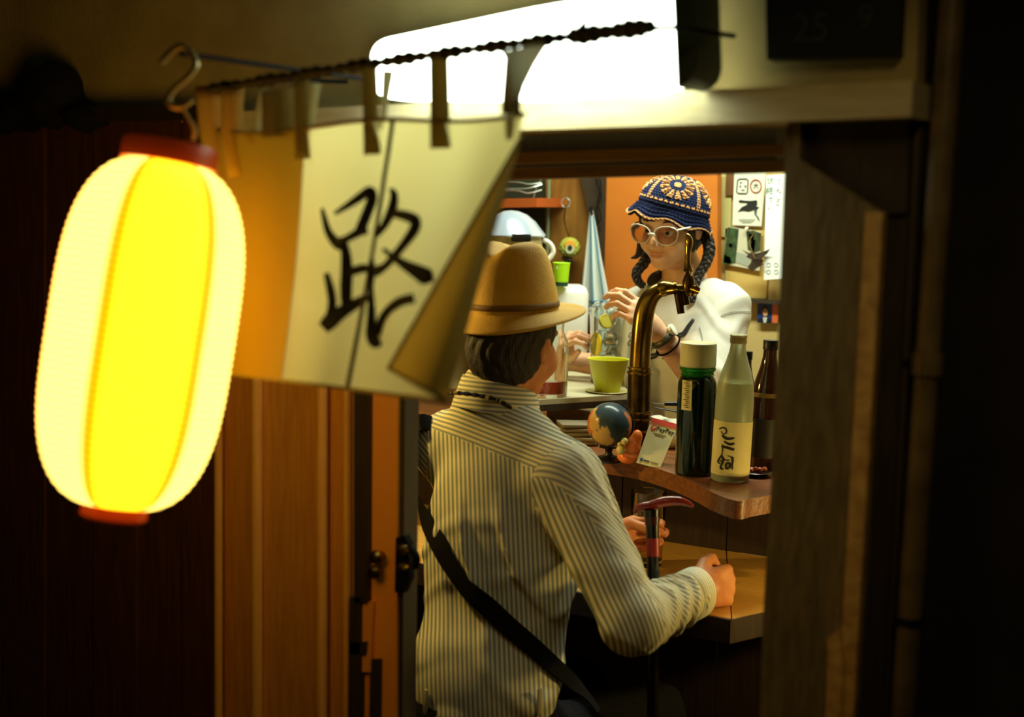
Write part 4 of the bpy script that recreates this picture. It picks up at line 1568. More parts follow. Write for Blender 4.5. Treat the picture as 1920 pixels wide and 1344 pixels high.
# clear-framed glasses with tinted lenses
gl = mk('glasses', tube(smooth_path([WT(-0.010, 0.113, -0.004), WT(0, 0.117, 0.0), WT(0.010, 0.113, -0.004)], 10), 0.0022, 8), M('clear_pale_acetate', s(226, 230, 214), 0.15, coat=0.4), wom)
m_tint = M('brown_tinted_lens', s(206, 170, 150), 0.03, trans=0.97, ior=1.15)
for sd in (1, -1):
    rim = []
    for k in range(28):
        a = 2 * PI * k / 28
        x = 0.0295 * math.cos(a) + (0.003 if math.sin(a) > 0 else 0) * math.cos(a)
        z = 0.0245 * math.sin(a) + (0.004 * max(0, math.cos(a)) if math.sin(a) > 0 else 0)
        rim.append(WT((0.037 + x) * sd, 0.110 - 0.30 * max(0, 0.035 + x - 0.03) , z - 0.006))
    rim = np.array(rim)
    mk('rim', tube(rim, 0.0015, 8, closed=True), M('clear_pale_acetate_rim', s(226, 230, 214), 0.10, coat=0.4, trans=0.25, ior=1.4), gl)
    cn = rim.mean(0)
    mk('lens', (np.vstack([rim, cn[None]]), [(k, (k + 1) % 28, 28) for k in range(28)]), m_tint, gl)
    mk('temple', tube([WT(0.066 * sd, 0.098, 0.010), WT(0.077 * sd, 0.060, 0.008), WT(0.079 * sd, 0.0, 0.004)], 0.0022, 8), M('clear_pale_acetate_arm', s(226, 230, 214), 0.15), gl)

# white sweatshirt
wt = [(el(wch, (0.170, 0.120, 0.185), WA), 0),
      (el(whip + [0, 0, 0.10], (0.178, 0.130, 0.26), WA), 0.06),
      (rc(wnk - [0, 0, 0.038], wS_L, 0.060, 0.056), 0.04), (rc(wnk - [0, 0, 0.038], wS_R, 0.054, 0.052), 0.04)]
wsl = [(rc(wS_L - wsx * 0.006, w_elL + [0, 0, 0.035], 0.060, 0.076), 0)]
wsr = [(rc(wS_R - wsx * 0.004, w_elR + [0, 0, 0.03], 0.070, 0.066), 0)]
fwt, fwl, fwr = field(wt), field(wsl), field(wsr)
nhole = rc(wnk + [0, 0, -0.012], WT(0, -0.028, -0.04), 0.060, 0.056)
cutd = nrm(w_elL - wS_L)


def f_sweat(p):
    q = p - wch.astype(np.float32)
    u, w = q @ wsx.astype(np.float32), q[:, 2]
    fold = 0.007 * np.maximum(np.sin((u * 0.9 - w * 0.55) * 58 + 1.2 * np.sin(w * 16) + 2.0), 0) ** 2 * np.clip((u - 0.0) / 0.1, 0, 1)
    fold += 0.004 * np.maximum(np.sin((u * 0.8 + w * 0.6) * 50 + 1.5 * np.sin(w * 14)), 0) ** 2 * np.clip((0.03 - u) / 0.1, 0, 1)
    d = fwt(p) - fold
    for fs, a, b in ((fwl, wS_L, w_elL), (fwr, wS_R, w_elR)):
        g = fs(p) - folds_arm(p, a, b, 0.005, 48, 0.9)
        h = np.clip(0.5 + 0.5 * (g - d) / 0.04, 0, 1)
        d = g * (1 - h) + d * h - 0.04 * h * (1 - h)
    return np.maximum(d, -nhole(p))


allp = np.array([wS_L, wS_R, w_elL, w_elR, wnk, whip])
V, Q = sdf_mesh(f_sweat, allp.min(0) - [0.16, 0.16, 0.18], allp.max(0) + [0.16, 0.16, 0.06], 0.0050)
m_white = M('white_sweatshirt', s(226, 226, 214), 0.9, col2=s(220, 220, 207), nscale=30, bump=0.08, bscale=600)
sw = mk('sweatshirt', (V, Q), m_white, wom, smooth=True)
m_navyink = M('navy_print', s(36, 44, 52), 0.8)
m_orange = M('orange_print', s(226, 132, 52), 0.8)


def on_f(f, pix, w, mat, name, parent, thick=0.0012, off=0.0016, n=24, d0=3.0):
    sm = smooth_path([(a, b) for a, b in pix], n)
    pts, nn = [], []
    for a, b in sm:
        p, nm = hit(f, a, b, d0)
        if p is None:
            continue
        pts.append(p + nm * off)
        nn.append(nm)
    if len(pts) > 2:
        return mk(name, ribbon(pts, w, nn, thick), mat, parent, smooth=False)


for pix, w in (([(1186, 622), (1181, 627), (1180, 632), (1184, 633), (1190, 628)], 0.0014), ([(1190, 634), (1182, 638), (1178, 645), (1181, 648), (1188, 642)], 0.0016),
               ([(1300, 598), (1290, 611), (1281, 624), (1272, 627)], [0.003, 0.006, 0.007, 0.006]), ([(1303, 599), (1293, 614), (1285, 627), (1276, 632)], [0.002, 0.004, 0.005, 0.005]),
               ([(1222, 641), (1218, 652), (1213, 662)], [0.003, 0.007, 0.006]), ([(1226, 642), (1221, 656), (1214, 668)], 0.0016),
               ([(1224, 651), (1232, 651), (1238, 647)], 0.0055), ([(1217, 665), (1228, 664), (1235, 659)], [0.004, 0.006, 0.005]),
               ([(1236, 658), (1231, 668), (1216, 673)], [0.003, 0.006, 0.006]), ([(1246, 667), (1243, 673)], 0.004)):
    on_f(f_sweat, pix, w, m_navyink, 'print_stroke', sw)
on_f(f_sweat, [(1214, 628), (1216, 636), (1214, 644)], 0.008, m_orange, 'print_stroke', sw)
m_seamw = M('sweatshirt_seam', s(150, 152, 140), 0.9)
on_f(f_sweat, [(1352, 592), (1368, 586), (1388, 584), (1408, 585)], 0.0016, m_seamw, 'seam', sw)
on_f(f_sweat, [(1312, 612), (1316, 626), (1318, 640)], 0.0012, m_seamw, 'seam', sw)
# trousers and apron below the counter, hidden by the bar
f_wt = field([(el(whip - [0, 0, 0.02], (0.165, 0.12, 0.20), WA), 0), (rc(whip - wsx * 0.08, fR_ + [0, 0, 0.02], 0.10, 0.065), 0.04), (rc(whip + wsx * 0.08, fL_ + [0, 0, 0.02], 0.10, 0.065), 0.04)])
V, Q = sdf_mesh(lambda p: np.maximum(f_wt(p), np.maximum(p[:, 2] - whip[2] - 0.05, 0.05 - p[:, 2])), np.array([whip[0] - .28, whip[1] - .28, 0.0]), whip + [0.28, 0.28, 0.12], 0.010)
mk('trousers', (V, Q), m_trouser, wom, smooth=True)

# wristwatch and thin dark bracelet on her raised arm
wa = nrm(w_elL - w_wrL)
wc = w_wrL + wa * 0.016
e1 = nrm(np.cross(wa, F))
e2 = np.cross(wa, e1)
ring = lambda c, r, n=36: np.array([c + (e1 * math.cos(2 * PI * k / n) + e2 * math.sin(2 * PI * k / n)) * r for k in range(n)])
wt_ = mk('wristwatch', tube(ring(wc, 0.0300), 0.0075, 10, closed=True, flat=0.35), M('dark_steel_strap', s(92, 88, 66), 0.4, metal=0.6, col2=s(40, 40, 30), nscale=300), wom)
fdir = nrm(-F * 0.62 + R * 0.55 + U * 0.75)
fdir = nrm(fdir - wa * (fdir @ wa))
fx_ = nrm(np.cross(wa, fdir))
mk('watch_face', xf(lathe([(0, -0.003), (0.0145, -0.003), (0.0155, 0.002), (0.0145, 0.006), (0.012, 0.0068), (0, 0.0068)], 28), axes(wa, fx_, fdir), wc + fdir * 0.031), M('pale_watch_glass', s(224, 226, 212), 0.15, metal=0.2), wt_)
mk('bracelet', tube(ring(w_wrL + wa * 0.046, 0.0322), 0.0024, 8, closed=True), m_black_cloth, wom)

# ================================================================ THE BAR
ZC, ZL, ZB = 0.72, 0.93, 1.03        # counter, ledge and back bench heights
m_counter = M('honey_counter_wood', s(196, 146, 62), 0.35, col2=s(212, 164, 78), nscale=16, stretch=(1, 7, 4), coat=0.3)
m_ledge = M('red_brown_ledge_wood', s(100, 54, 22), 0.4, col2=s(132, 76, 32), nscale=18, stretch=(1.2, 7, 7), coat=0.25, bump=0.15)
m_apron = M('dark_counter_panel', s(40, 26, 16), 0.6, col2=s(54, 36, 22), nscale=20, stretch=(5, 5, 0.5))

bar = thing('bar_counter', 'wooden bar counter with a raised red-brown wavy ledge in front of the man', 'counter', (-1.3, 2.75, 0.0))
c1 = PZ(1372, 1160, ZC)
c1r = PZ(1500, 1132, ZC)
yb = 2.955
left = np.array([-2.45, c1[1] + 0.01, ZC])
# the seam between the two counter boards runs from the front corner to the back panel
sb = PZ(1364, 1060, ZC)
sb = c1 + (sb - c1) * ((yb - c1[1]) / (sb[1] - c1[1]))
g = 0.0014
mk('counter_board', prism([left, c1 - [g, 0, 0], sb - [g, 0, 0], [-2.45, yb, ZC]], (0, 0, -0.045)), m_counter, bar, smooth=False)
mk('counter_board', prism([c1 + [g, 0, 0], c1r, [c1r[0] + 0.1, yb, ZC], sb + [g, 0, 0]], (0, 0, -0.045)), m_counter, bar, smooth=False)
fn = np.array([0, -0.008, 0])
mk('front_edge', prism([left + fn * .1, c1 + fn * .1 - [g, 0, 0], c1 + fn * .1 - [g, 0, .046], left + fn * .1 - [0, 0, .046]], fn), m_apron, bar, smooth=False)
mk('front_edge', prism([c1 + fn * .1 + [g, 0, 0], c1r + fn * .1, c1r + fn * .1 - [0, 0, .046], c1 + fn * .1 + [g, 0, -.046]], fn), m_apron, bar, smooth=False)
for i in range(9):
    x0 = -2.45 + i * 0.262
    mk('panel_board', box((x0 + 0.131, yb + 0.012, (ZC + ZL - 0.036) / 2 + 0.0), (0.258, 0.02, ZL - ZC - 0.036)), m_apron, bar)
    mk('panel_board', box((x0 + 0.131, 2.935, 0.337), (0.258, 0.02, 0.674)), m_apron, bar)
lp = [PZ(a, b, ZL) for a, b in ((985, 838), (1040, 842), (1095, 853), (1150, 860), (1200, 869), (1250, 884), (1295, 902), (1340, 925), (1382, 939), (1412, 934), (1445, 928), (1510, 916))]
lp = list(smooth_path(lp, 48))
back = [np.array([lp[-1][0] + 0.05, 3.02, ZL]), PZ(1190, 822, ZL), PZ(1105, 770, ZL), np.array([-2.3, 3.55, ZL]), np.array([-2.3, lp[0][1] + 0.05, ZL])]
V0 = np.array(lp + back)
edge = prism(V0, (0, 0, -0.036))
mk('ledge', edge, m_ledge, bar, smooth='auto')

# ---- back bench (a low stand at the left of the ledge)
m_bench = M('pale_worn_bench_top', s(206, 200, 166), 0.35, col2=s(186, 178, 142), nscale=10)
m_bench_w = M('yellow_brown_wood', s(176, 122, 50), 0.5, col2=s(150, 100, 40), nscale=18, stretch=(5, 5, 0.6))
bn = thing('back_bench', 'low pale-topped stand on wooden legs carrying the yellow cup and the tall glass', 'stand', PZ(1090, 760, ZL))
bt = [PZ(a, b, ZB) for a, b in ((940, 754), (1184, 739), (1164, 716), (1108, 684), (900, 684))]
mk('bench_top', prism(bt, (0, 0, -0.012)), m_bench, bn, smooth=False)
mk('edge_board', prism([bt[0] - [0, 0, 0.012], bt[1] - [0, 0, 0.012], bt[1] - [0, 0, 0.028], bt[0] - [0, 0, 0.028]], nrm(bt[3] - bt[1]) * 0.015), m_dark_wood, bn, smooth=False)
for q in (PZ(1020, 750, ZB), PZ(1162, 742, ZB), PZ(1092, 690, ZB), PZ(960, 692, ZB)):
    q = q + nrm(bt[3] - bt[1]) * 0.008
    mk('leg', box((q[0], q[1], (ZB - 0.028 + ZL) / 2), (0.016, 0.016, ZB - 0.028 - ZL), YAWM(YAW)), m_bench_w, bn)
mk('back_board', prism([PZ(985, 700, ZB) - [0, 0, 0.014], PZ(1104, 694, ZB) - [0, 0, 0.014], PZ(1104, 694, ZB) - [0, 0, 0.05], PZ(985, 700, ZB) - [0, 0, 0.05]], (0, 0.012, 0)), m_bench_w, bn, smooth=False)


def upright(px, py, z, tilt=0.0, spin=0.0):
    """place on a level surface at height z under a sight line; tilt leans it in the picture plane"""
    p = PZ(px, py, z)
    A = Matrix.Rotation(YAW + spin, 3, 'Z')
    if tilt:
        A = Matrix.Rotation(tilt, 3, Vector(_Fh)) @ A
    return p, A


def dist(p):
    return float((np.asarray(p) - CAM) @ F)


# ---- big green bottle with a pale cap
m_gglass = M('dark_green_glass', s(7, 30, 13), 0.12, trans=0.3, ior=1.5, coat=0.1)
m_gneck = M('bright_green_glass', s(40, 150, 50), 0.06, trans=0.6, ior=1.5)
m_cap = M('cream_plastic_cap', s(196, 190, 150), 0.5)
m_label = M('cream_paper_label', s(206, 196, 138), 0.8, col2=s(212, 204, 150), nscale=40)
m_print = M('black_print', s(26, 26, 20), 0.8)
p, A = upright(1301, 888, ZL)
k = dist(p) / FPX
r = 36 * k
gb = thing('green_bottle', 'tall dark green bottle with a wide cream cap, left of the frosted bottle', 'bottle', p, A)
H = 188 * k
mk('glass_body', lathe([(0, 0), (r * .94, 0), (r, .006), (r, H * .86), (r * .985, H * .92), (r * .90, H * .965), (r * .82, H * .985)], 48), m_gglass, gb, local=True)
mk('neck', lathe([(r * .82, H * .983), (r * .90, H * .995), (r * .84, H * 1.005), (r * .84, H * 1.03), (r * .93, H * 1.045), (r * .93, H * 1.075), (r * .80, H * 1.085)], 40), m_gneck, gb, local=True)
mk('cap', lathe([(r * .80, H * 1.06), (r * .915, H * 1.085), (r * .935, H * 1.10), (r * .935, H * 1.285), (r * .915, H * 1.31), (r * .86, H * 1.318), (0, H * 1.318)], 48), m_cap, gb, local=True)
la = math.radians(214)
W = []
for z in np.linspace(H * .66, H * .955, 8):
    for a in np.linspace(la, la + math.radians(34), 8):
        W.append(((r + .0008) * math.cos(a), (r + .0008) * math.sin(a), z))
lb = mk('label', (np.array(W), np.array(grid_faces(8, 8))), m_label, gb, smooth=True, local=True)
for i in range(5):
    z = H * (.93 - .055 * i)
    for dz, dw in ((0, .010), (.004, .007), (-.004, .008)):
        a = la + math.radians(17 + (3 if dz else -1))
        q = [np.array([(r + .0016) * math.cos(a + t), (r + .0016) * math.sin(a + t), z + dz]) for t in np.linspace(-dw / r / 2, dw / r / 2, 4)]
        mk('lettering', tube(np.array(q), 0.0008, 5), m_print, lb, local=True)

# ---- frosted bottle with the brushed label
m_frost = M('frosted_glass', s(206, 216, 186), 0.35, trans=0.6, ior=1.3)
m_frost_l = M('cloudy_drink', s(168, 176, 130), 0.5, trans=0.2)
p, A = upright(1368, 900, ZL, tilt=math.radians(1.3))
k = dist(p) / FPX
r = 35.5 * k
H = 270 * k
sk = thing('sake_bottle', 'frosted pale bottle with a cream brush-lettered label at the front corner of the ledge', 'bottle', p, A)
mk('glass_body', lathe([(0, 0), (r * .92, 0), (r, .005), (r, H * .55), (r * .985, H * .60), (r * .92, H * .68), (r * .78, H * .76), (r * .58, H * .835), (r * .45, H * .895), (r * .40, H * .94), (r * .40, H * .985)], 48), m_frost, sk, local=True)
mk('drink', lathe([(0, .006), (r * .93, .006), (r * .95, .012), (r * .95, H * .55), (r * .935, H * .60), (r * .86, H * .685), (0, H * .685)], 40), m_frost_l, sk, local=True)
mk('cap', lathe([(r * .41, H * .955), (r * .445, H * .96), (r * .445, H * .99), (r * .42, H * .995), (r * .45, H * 1.0), (r * .45, H * 1.012), (r * .40, H * 1.018), (0, H * 1.018)], 32), M('dull_grey_cap', s(166, 160, 122), 0.4, metal=0.3), sk, local=True)
W = []
z0, z1 = H * 0.052, H * 0.425
for z in np.linspace(z0, z1, 8):
    for a in np.linspace(math.radians(178), math.radians(352), 40):
        W.append(((r + .0007) * math.cos(a), (r + .0007) * math.sin(a), z))
slb = mk('label', (np.array(W), np.array(grid_faces(40, 8))), m_label, sk, smooth=True, local=True)


def on_label(pts, w, name='brush_stroke'):
    """points in the label's own picture: x 0..1 across its visible width, y 0 top .. 1 bottom"""
    sm = smooth_path(pts, 14)
    q, nn = [], []
    for x, y in sm:
        sx = (x * 2 - 1) * 0.995
        a = -PI / 2 + math.asin(max(-1, min(1, sx)))
        q.append(((r + .0014) * math.cos(a), (r + .0014) * math.sin(a), z1 + (z0 - z1) * y))
        nn.append((math.cos(a), math.sin(a), 0))
    mk(name, ribbon(np.array(q), w, np.array(nn), 0.0006), m_print, slb, smooth=False, local=True)


def lb_pts(seq):
    return [((x - 88) / (752 - 88), (y - 190) / (1110 - 190)) for x, y in seq]


for seq, w in (([(158, 330), (190, 300), (240, 298), (265, 340), (250, 385), (210, 400), (185, 360)], [.0012, .0018, .0020, .0016, .0012, .0010, .0012]),
               ([(205, 420), (235, 450), (290, 472), (350, 464), (405, 448)], [.0022, .0034, .0034, .0028, .0014]),
               ([(240, 520), (280, 545), (330, 562), (375, 556), (408, 538)], [.0016, .0026, .0030, .0028, .0020]),
               ([(208, 585), (230, 612), (290, 622), (350, 636), (412, 648)], [.0014, .0026, .0034, .0034, .0030]),
               ([(215, 610), (222, 660), (218, 720), (212, 770)], [.0020, .0014, .0010, .0014]),
               ([(205, 765), (230, 800), (262, 838)], [.0030, .0030, .0014]),
               ([(205, 790), (178, 840), (168, 890), (200, 910)], [.0024, .0018, .0022, .0018]),
               ([(232, 800), (238, 860), (222, 920), (210, 960), (216, 996), (250, 990)], [.0024, .0026, .0020, .0022, .0024, .0018]),
               ([(180, 850), (210, 868), (238, 880)], .0016),
               ([(262, 836), (310, 838), (350, 830)], .0014),
               ([(310, 768), (350, 766), (392, 780), (412, 790)], .0012),
               ([(385, 780), (400, 830), (396, 900), (404, 990)], [.0028, .0024, .0018, .0012]),
               ([(288, 900), (292, 950), (300, 980), (340, 975)], .0024), ([(290, 905), (320, 885), (352, 890), (356, 940), (345, 972)], .0026)):
    on_label(lb_pts(seq), [x * 1.7 for x in w] if isinstance(w, list) else w * 1.7)

# ---- brown bottles at the right end
m_brown = M('amber_bottle_glass', s(70, 40, 10), 0.07, trans=0.55, ior=1.5, coat=0.4)
m_blackcap = M('black_cap', s(16, 15, 13), 0.4)


def brown_bottle(px, py, rpx, hpx, label):
    p, A = upright(px, py, ZL, tilt=math.radians(1.2))
    k = dist(p) / FPX
    r, H = rpx * k, hpx * k
    t = thing('brown_bottle', label, 'bottle', p, A, 'brown glass bottles behind the frosted bottle')
    mk('glass_body', lathe([(0, 0), (r * .94, 0), (r, .005), (r, H * .52), (r * .96, H * .58), (r * .80, H * .68), (r * .55, H * .79), (r * .42, H * .87), (r * .40, H * .95)], 40), m_brown, t, local=True)
    mk('cap', lathe([(r * .41, H * .925), (r * .45, H * .93), (r * .45, H * .995), (r * .42, H), (0, H)], 28), m_blackcap, t, local=True)
    mk('label', lathe([(r * 1.008, H * .10), (r * 1.008, H * .40)], 40, cap=False), M('dark_label', s(30, 24, 18), 0.6), t, local=True)
    mk('label', lathe([(r * .985, H * .565), (r * .955, H * .60)], 40, cap=False), M('dull_gold_band', s(120, 92, 40), 0.5), t, local=True)


brown_bottle(1430, 878, 31, 242, 'black-capped brown bottle at the right end of the ledge beside the jamb')
brown_bottle(1388, 862, 24, 205, 'brown bottle mostly hidden behind the frosted bottle')

# ---- small things between the bottles
sp_ = PZ(1322, 872, ZL)
t = thing('toy_plant', 'tiny bright green sprout in a red pot between the green and the frosted bottle', 'plant', sp_)
mk('pot', xf(lathe([(0, 0), (.010, 0), (.014, .066), (.012, .066), (0, .060)], 18), None, sp_), M('red_pot', s(176, 52, 34), 0.5), t)
for a, dx, dz in ((0, -.006, .098), (1, .006, .112), (2, .010, .124), (3, .0, .104)):
    mk('leaf', xf(lathe([(0, -.012), (.0045, -.004), (.005, .004), (0, .012)], 8), rot3(Matrix.Rotation(a * .3 - .3, 3, 'Y')), sp_ + _Rh * dx + np.array([0, 0, dz])), M('lime_leaf', s(150, 210, 40), 0.5), t)
mk('stem', tube([sp_ + [0, 0, .06], sp_ + _Rh * .003 + [0, 0, .10]], 0.002, 6), M('green_stem', s(90, 140, 40), 0.6), t)
dz_ = PZ(1418, 893, ZL)
t = thing('snack_dish', 'small dark dish of reddish snacks beside the foot of the frosted bottle', 'dish', dz_)
mk('dish', xf(lathe([(0, 0), (.020, 0), (.032, .010), (.030, .011), (.018, .004), (0, .004)], 28), None, dz_), M('dark_glaze', s(40, 24, 18), 0.2), t)
m_chili = M('red_brown_snack', s(160, 62, 34), 0.4, col2=s(196, 120, 70), nscale=90)
for i in range(9):
    a, rr_ = i * 2.4, .004 + .0024 * i ** .9 * .8
    mk('snack', xf(lathe([(0, -.005), (.005, -.003), (.006, .001), (.003, .005), (0, .006)], 9), rot3(Matrix.Rotation(i, 3, 'X')), dz_ + [math.cos(a) * rr_, math.sin(a) * rr_, .010 + .003 * (i % 3)]), m_chili, t)

# ---- payment card on a little wedge stand
cd = dist(PZ(1214, 873, ZL))
CT = [P(1222, 783, cd + .045), P(1272, 796, cd + .035), P(1237, 879, cd - .012), P(1193, 867, cd + 0.0)]
ct = thing('payment_card', 'cream payment card with a red top strip left of the green bottle', 'card', PZ(1214, 873, ZL))
cx_, cy_ = nrm(CT[1] - CT[0]), nrm(CT[3] - CT[0])
cn_ = nrm(np.cross(cx_, cy_))
if cn_ @ F > 0: cn_ = -cn_
m_card = M('cream_card', s(214, 206, 150), 0.6)
mk('card', prism(CT, -cn_ * 0.003), m_card, ct, smooth=False)


def cardp(u, v, off=0.001):
    return CT[0] * (1 - u) * (1 - v) + CT[1] * u * (1 - v) + CT[2] * u * v + CT[3] * (1 - u) * v + cn_ * off


mk('red_strip', prism([cardp(0, 0), cardp(1, 0), cardp(1, .11), cardp(0, .11)], cn_ * 0.0008), M('red_print', s(196, 62, 44), 0.6), ct, smooth=False)
m_redp = M('red_logo', s(206, 60, 44), 0.6)
W = [cardp(.20 + .105 * math.cos(a), .20 + .062 * math.sin(a), .0012) for a in np.linspace(0, 2 * PI, 20)[:-1]]
lg = mk('logo', prism(W, cn_ * 0.0006), m_redp, ct, smooth=False)
mk('letter_mark', prism([cardp(.15, .235, .002), cardp(.18, .165, .002), cardp(.26, .17, .002), cardp(.25, .20, .002), cardp(.20, .205, .002), cardp(.18, .24, .002)], cn_ * 0.0004), m_card, lg, smooth=False)
cyo = -cy_
g = text_geo('PayPay', 0.0145)
mk('lettering', xf(g, axes(cx_, cyo, cn_), cardp(.64, .20, .0012)), m_print, ct, smooth=False)
for v0, w0 in ((.30, .5), (.335, .36)):
    mk('small_print', prism([cardp(.5 - w0 / 2, v0), cardp(.5 + w0 / 2, v0), cardp(.5 + w0 / 2, v0 + .012), cardp(.5 - w0 / 2, v0 + .012)], cn_ * 0.0005), M('grey_print', s(128, 120, 84), 0.8), ct, smooth=False)
W = [cardp(.16 + .06 * math.cos(a), .915 + .036 * math.sin(a), .0012) for a in np.linspace(0, 2 * PI, 16)[:-1]]
mk('logo', prism(W, cn_ * 0.0006), M('blue_logo', s(44, 70, 120), 0.6), ct, smooth=False)
mk('small_print', prism([cardp(.25, .90), cardp(.50, .90), cardp(.50, .93), cardp(.25, .93)], cn_ * 0.0005), M('dark_grey_print', s(70, 72, 62), 0.8), ct, smooth=False)
mk('small_print', prism([cardp(.56, .90), cardp(.86, .90), cardp(.86, .925), cardp(.56, .925)], cn_ * 0.0005), M('grey_print_pale', s(140, 132, 92), 0.8), ct, smooth=False)
bk = CT[1] - cn_ * 0.055
mk('stand', prism([CT[1] - cn_ * .003, CT[2] - cn_ * .003, np.array([*(CT[2] - cn_ * .06)[:2], ZL + .001])], -cx_ * 0.012), M('grey_stand', s(122, 112, 74), 0.6, trans=0.2), ct, smooth=False)

# ---- globe
gc = P(1143, 796, 3.10)
gp = np.array([gc[0], gc[1], ZL])
gr = 42 * 3.10 / FPX
glb = thing('desk_globe', 'small blue desk globe on a dark foot below the yellow cup', 'globe', gp)
n1, n2 = 64, 40
GV, GC = [], []
seedc = [(random.uniform(0, 2 * PI), random.uniform(-1.0, 1.0), random.uniform(.25, .65)) for _ in range(13)]
for j in range(n2):
    th = PI * j / (n2 - 1)
    for i in range(n1):
        a = 2 * PI * i / n1
        d_ = np.array([math.sin(th) * math.cos(a), math.sin(th) * math.sin(a), math.cos(th)])
        GV.append(d_)
        land = -1
        for q, (la_, lo_, sz_) in enumerate(seedc):
            e_ = np.array([math.cos(lo_) * math.cos(la_), math.cos(lo_) * math.sin(la_), math.sin(lo_)])
            wob = 0.16 * math.sin(6 * a + q) * math.sin(5 * th + 2 * q)
            if math.acos(max(-1, min(1, float(d_ @ e_)))) < sz_ + wob:
                land = q
        GC.append(s(54, 70, 78)[:3] if land < 0 else (s(190, 150, 84)[:3], s(186, 104, 60)[:3], s(150, 150, 84)[:3])[land % 3])
GT = rot3(Matrix.Rotation(math.radians(23), 3, Vector(F)))
gm = attr_mat('printed_globe', 0.25)
mk('ball', (np.array(GV) @ np.asarray(GT).T * gr + gc, np.array(grid_faces(n1, n2, True))), gm, glb, smooth=True, col=np.array(GC))
mk('foot', xf(lathe([(0, 0), (.030, 0), (.031, .004), (.026, .009), (.010, .014), (.007, .02), (.010, .03), (.014, gc[2] - ZL - gr * .96), (0, gc[2] - ZL - gr * .96)], 28), None, gp), M('black_plastic_foot', s(20, 17, 14), 0.35), glb)
arc = [gc + np.asarray(GT) @ (np.array([math.cos(t) * .866, math.cos(t) * .5, math.sin(t)]) * (gr + .004)) for t in np.linspace(-PI / 2, PI / 2, 24)]
mk('meridian_arm', tube(np.array(arc), 0.0018, 8), M('dark_arm', s(40, 44, 44), 0.3), glb)
mk('meridian_stub', tube([arc[0], gp + [0, 0, .03]], 0.003, 8), M('dark_arm_stub', s(40, 44, 44), 0.3), glb)

# ---- orange and cream ornament in front of the globe
fc = PZ(1178, 868, ZL)
k = dist(fc) / FPX * 0.84
orn = thing('ornament', 'small glossy orange and cream ornament between the globe and the payment card', 'ornament', fc)
def blob(parts, h=0.0026):
    f = field(parts)
    pts = np.array(parts[0][2]) if False else fc
    return sdf_mesh(f, fc - 0.06, fc + [0.06, 0.06, 0.12], h)
def at(dx, dy, dd=0.0):
    return fc + _Rh * dx * k + np.array([0, 0, 1.0]) * dy * k + _Fh * dd
V, Q = sdf_mesh(field([(el(at(-2, 14), np.array([24, 22, 15]) * k), 0), (el(at(10, 38), np.array([17, 16, 24]) * k), .008), (el(at(18, 60), np.array([12, 12, 16]) * k), .008), (el(at(-14, 30), np.array([10, 10, 12]) * k), .006)]), fc - [.07, .07, .004], fc + [.07, .07, .12], .0026)
m_orn = M('orange_glaze', s(248, 122, 50), 0.25, col2=s(250, 150, 80), nscale=50)
mk('body', (V, Q), m_orn, orn, smooth=True)
m_ornc = M('cream_glaze', s(214, 196, 120), 0.3)
for dx, dy, rr_ in ((-19, 33, 11), (-12, 52, 9), (-22, 46, 6)):
    V, Q = sdf_mesh(field([(el(at(dx, dy, -.020), np.array([rr_, rr_ * .9, rr_]) * k), 0)]), at(dx, dy, -.020) - .03, at(dx, dy, -.020) + .03, .0026)
    mk('cream_tuft', (V, Q), m_ornc, orn, smooth=True)

# ---- papers under the bench
pp = PZ(1080, 838, ZL)
st_ = thing('paper_stack', 'rumpled grey paper packets stacked under the pale-topped stand left of the globe', 'papers', pp)
for i in range(5):
    a = YAW + random.uniform(-.25, .25)
    mk('packet', xf(box((0, 0, 0), (.105 - .006 * i, .075, .009), bev=.003), rot3(Matrix.Rotation(a, 3, 'Z') @ Matrix.Rotation(random.uniform(-.05, .05), 3, 'Y')), pp + _Fh * .05 + [0, 0, .006 + .0098 * i]), M('grey_paper', s(150 - 8 * i, 140 - 8 * i, 104 - 5 * i), 0.8), st_)

# ---- white cloth and black knife
wc0 = PZ(1250, 838, ZL)
f_cl = field([(el(wc0 + [0, 0, .028], (.050, .035, .040)), 0), (el(wc0 + _Rh * .045 + [0, 0, .020], (.035, .03, .030)), .02), (el(wc0 - _Rh * .030 + [0, 0, .045], (.022, .025, .030)), .02)])
fcl = lambda p: np.maximum(f_cl(p) - .004 * np.sin(p[:, 0] * 120 + 3 * np.sin(p[:, 2] * 60)) * np.sin(p[:, 1] * 90), ZL + .001 - p[:, 2])
V, Q = sdf_mesh(fcl, wc0 - [.12, .1, .01], wc0 + [.12, .1, .12], .0035)
tag(mk('white_cloth', (V, Q), M('white_towelling', s(220, 218, 200), 0.95, bump=.3, bscale=300), smooth=True), 'crumpled white cloth on the ledge behind the payment card', 'cloth')
kn_ = thing('table_knife', 'black-handled knife lying across the white cloth behind the green bottle', 'knife', P(1255, 765, 3.16))
mk('handle', tube([P(1246, 757, 3.17), P(1270, 757, 3.17), P(1296, 760, 3.17)], [.0045, .0055, .005], 10), m_blackcap, kn_)
mk('blade', tube([P(1222, 754, 3.17), P(1234, 757, 3.17), P(1245, 757, 3.17)], [.001, .0040, .0035], 10, flat=.3), M('dark_blade', s(40, 42, 38), .3, metal=.6), kn_)
mk('sleeve', tube([P(1228, 764, 3.165), P(1262, 770, 3.165), P(1296, 776, 3.165)], [.002, .005, .006], 10, flat=.5), M('black_sheath', s(26, 34, 28), .4), kn_)

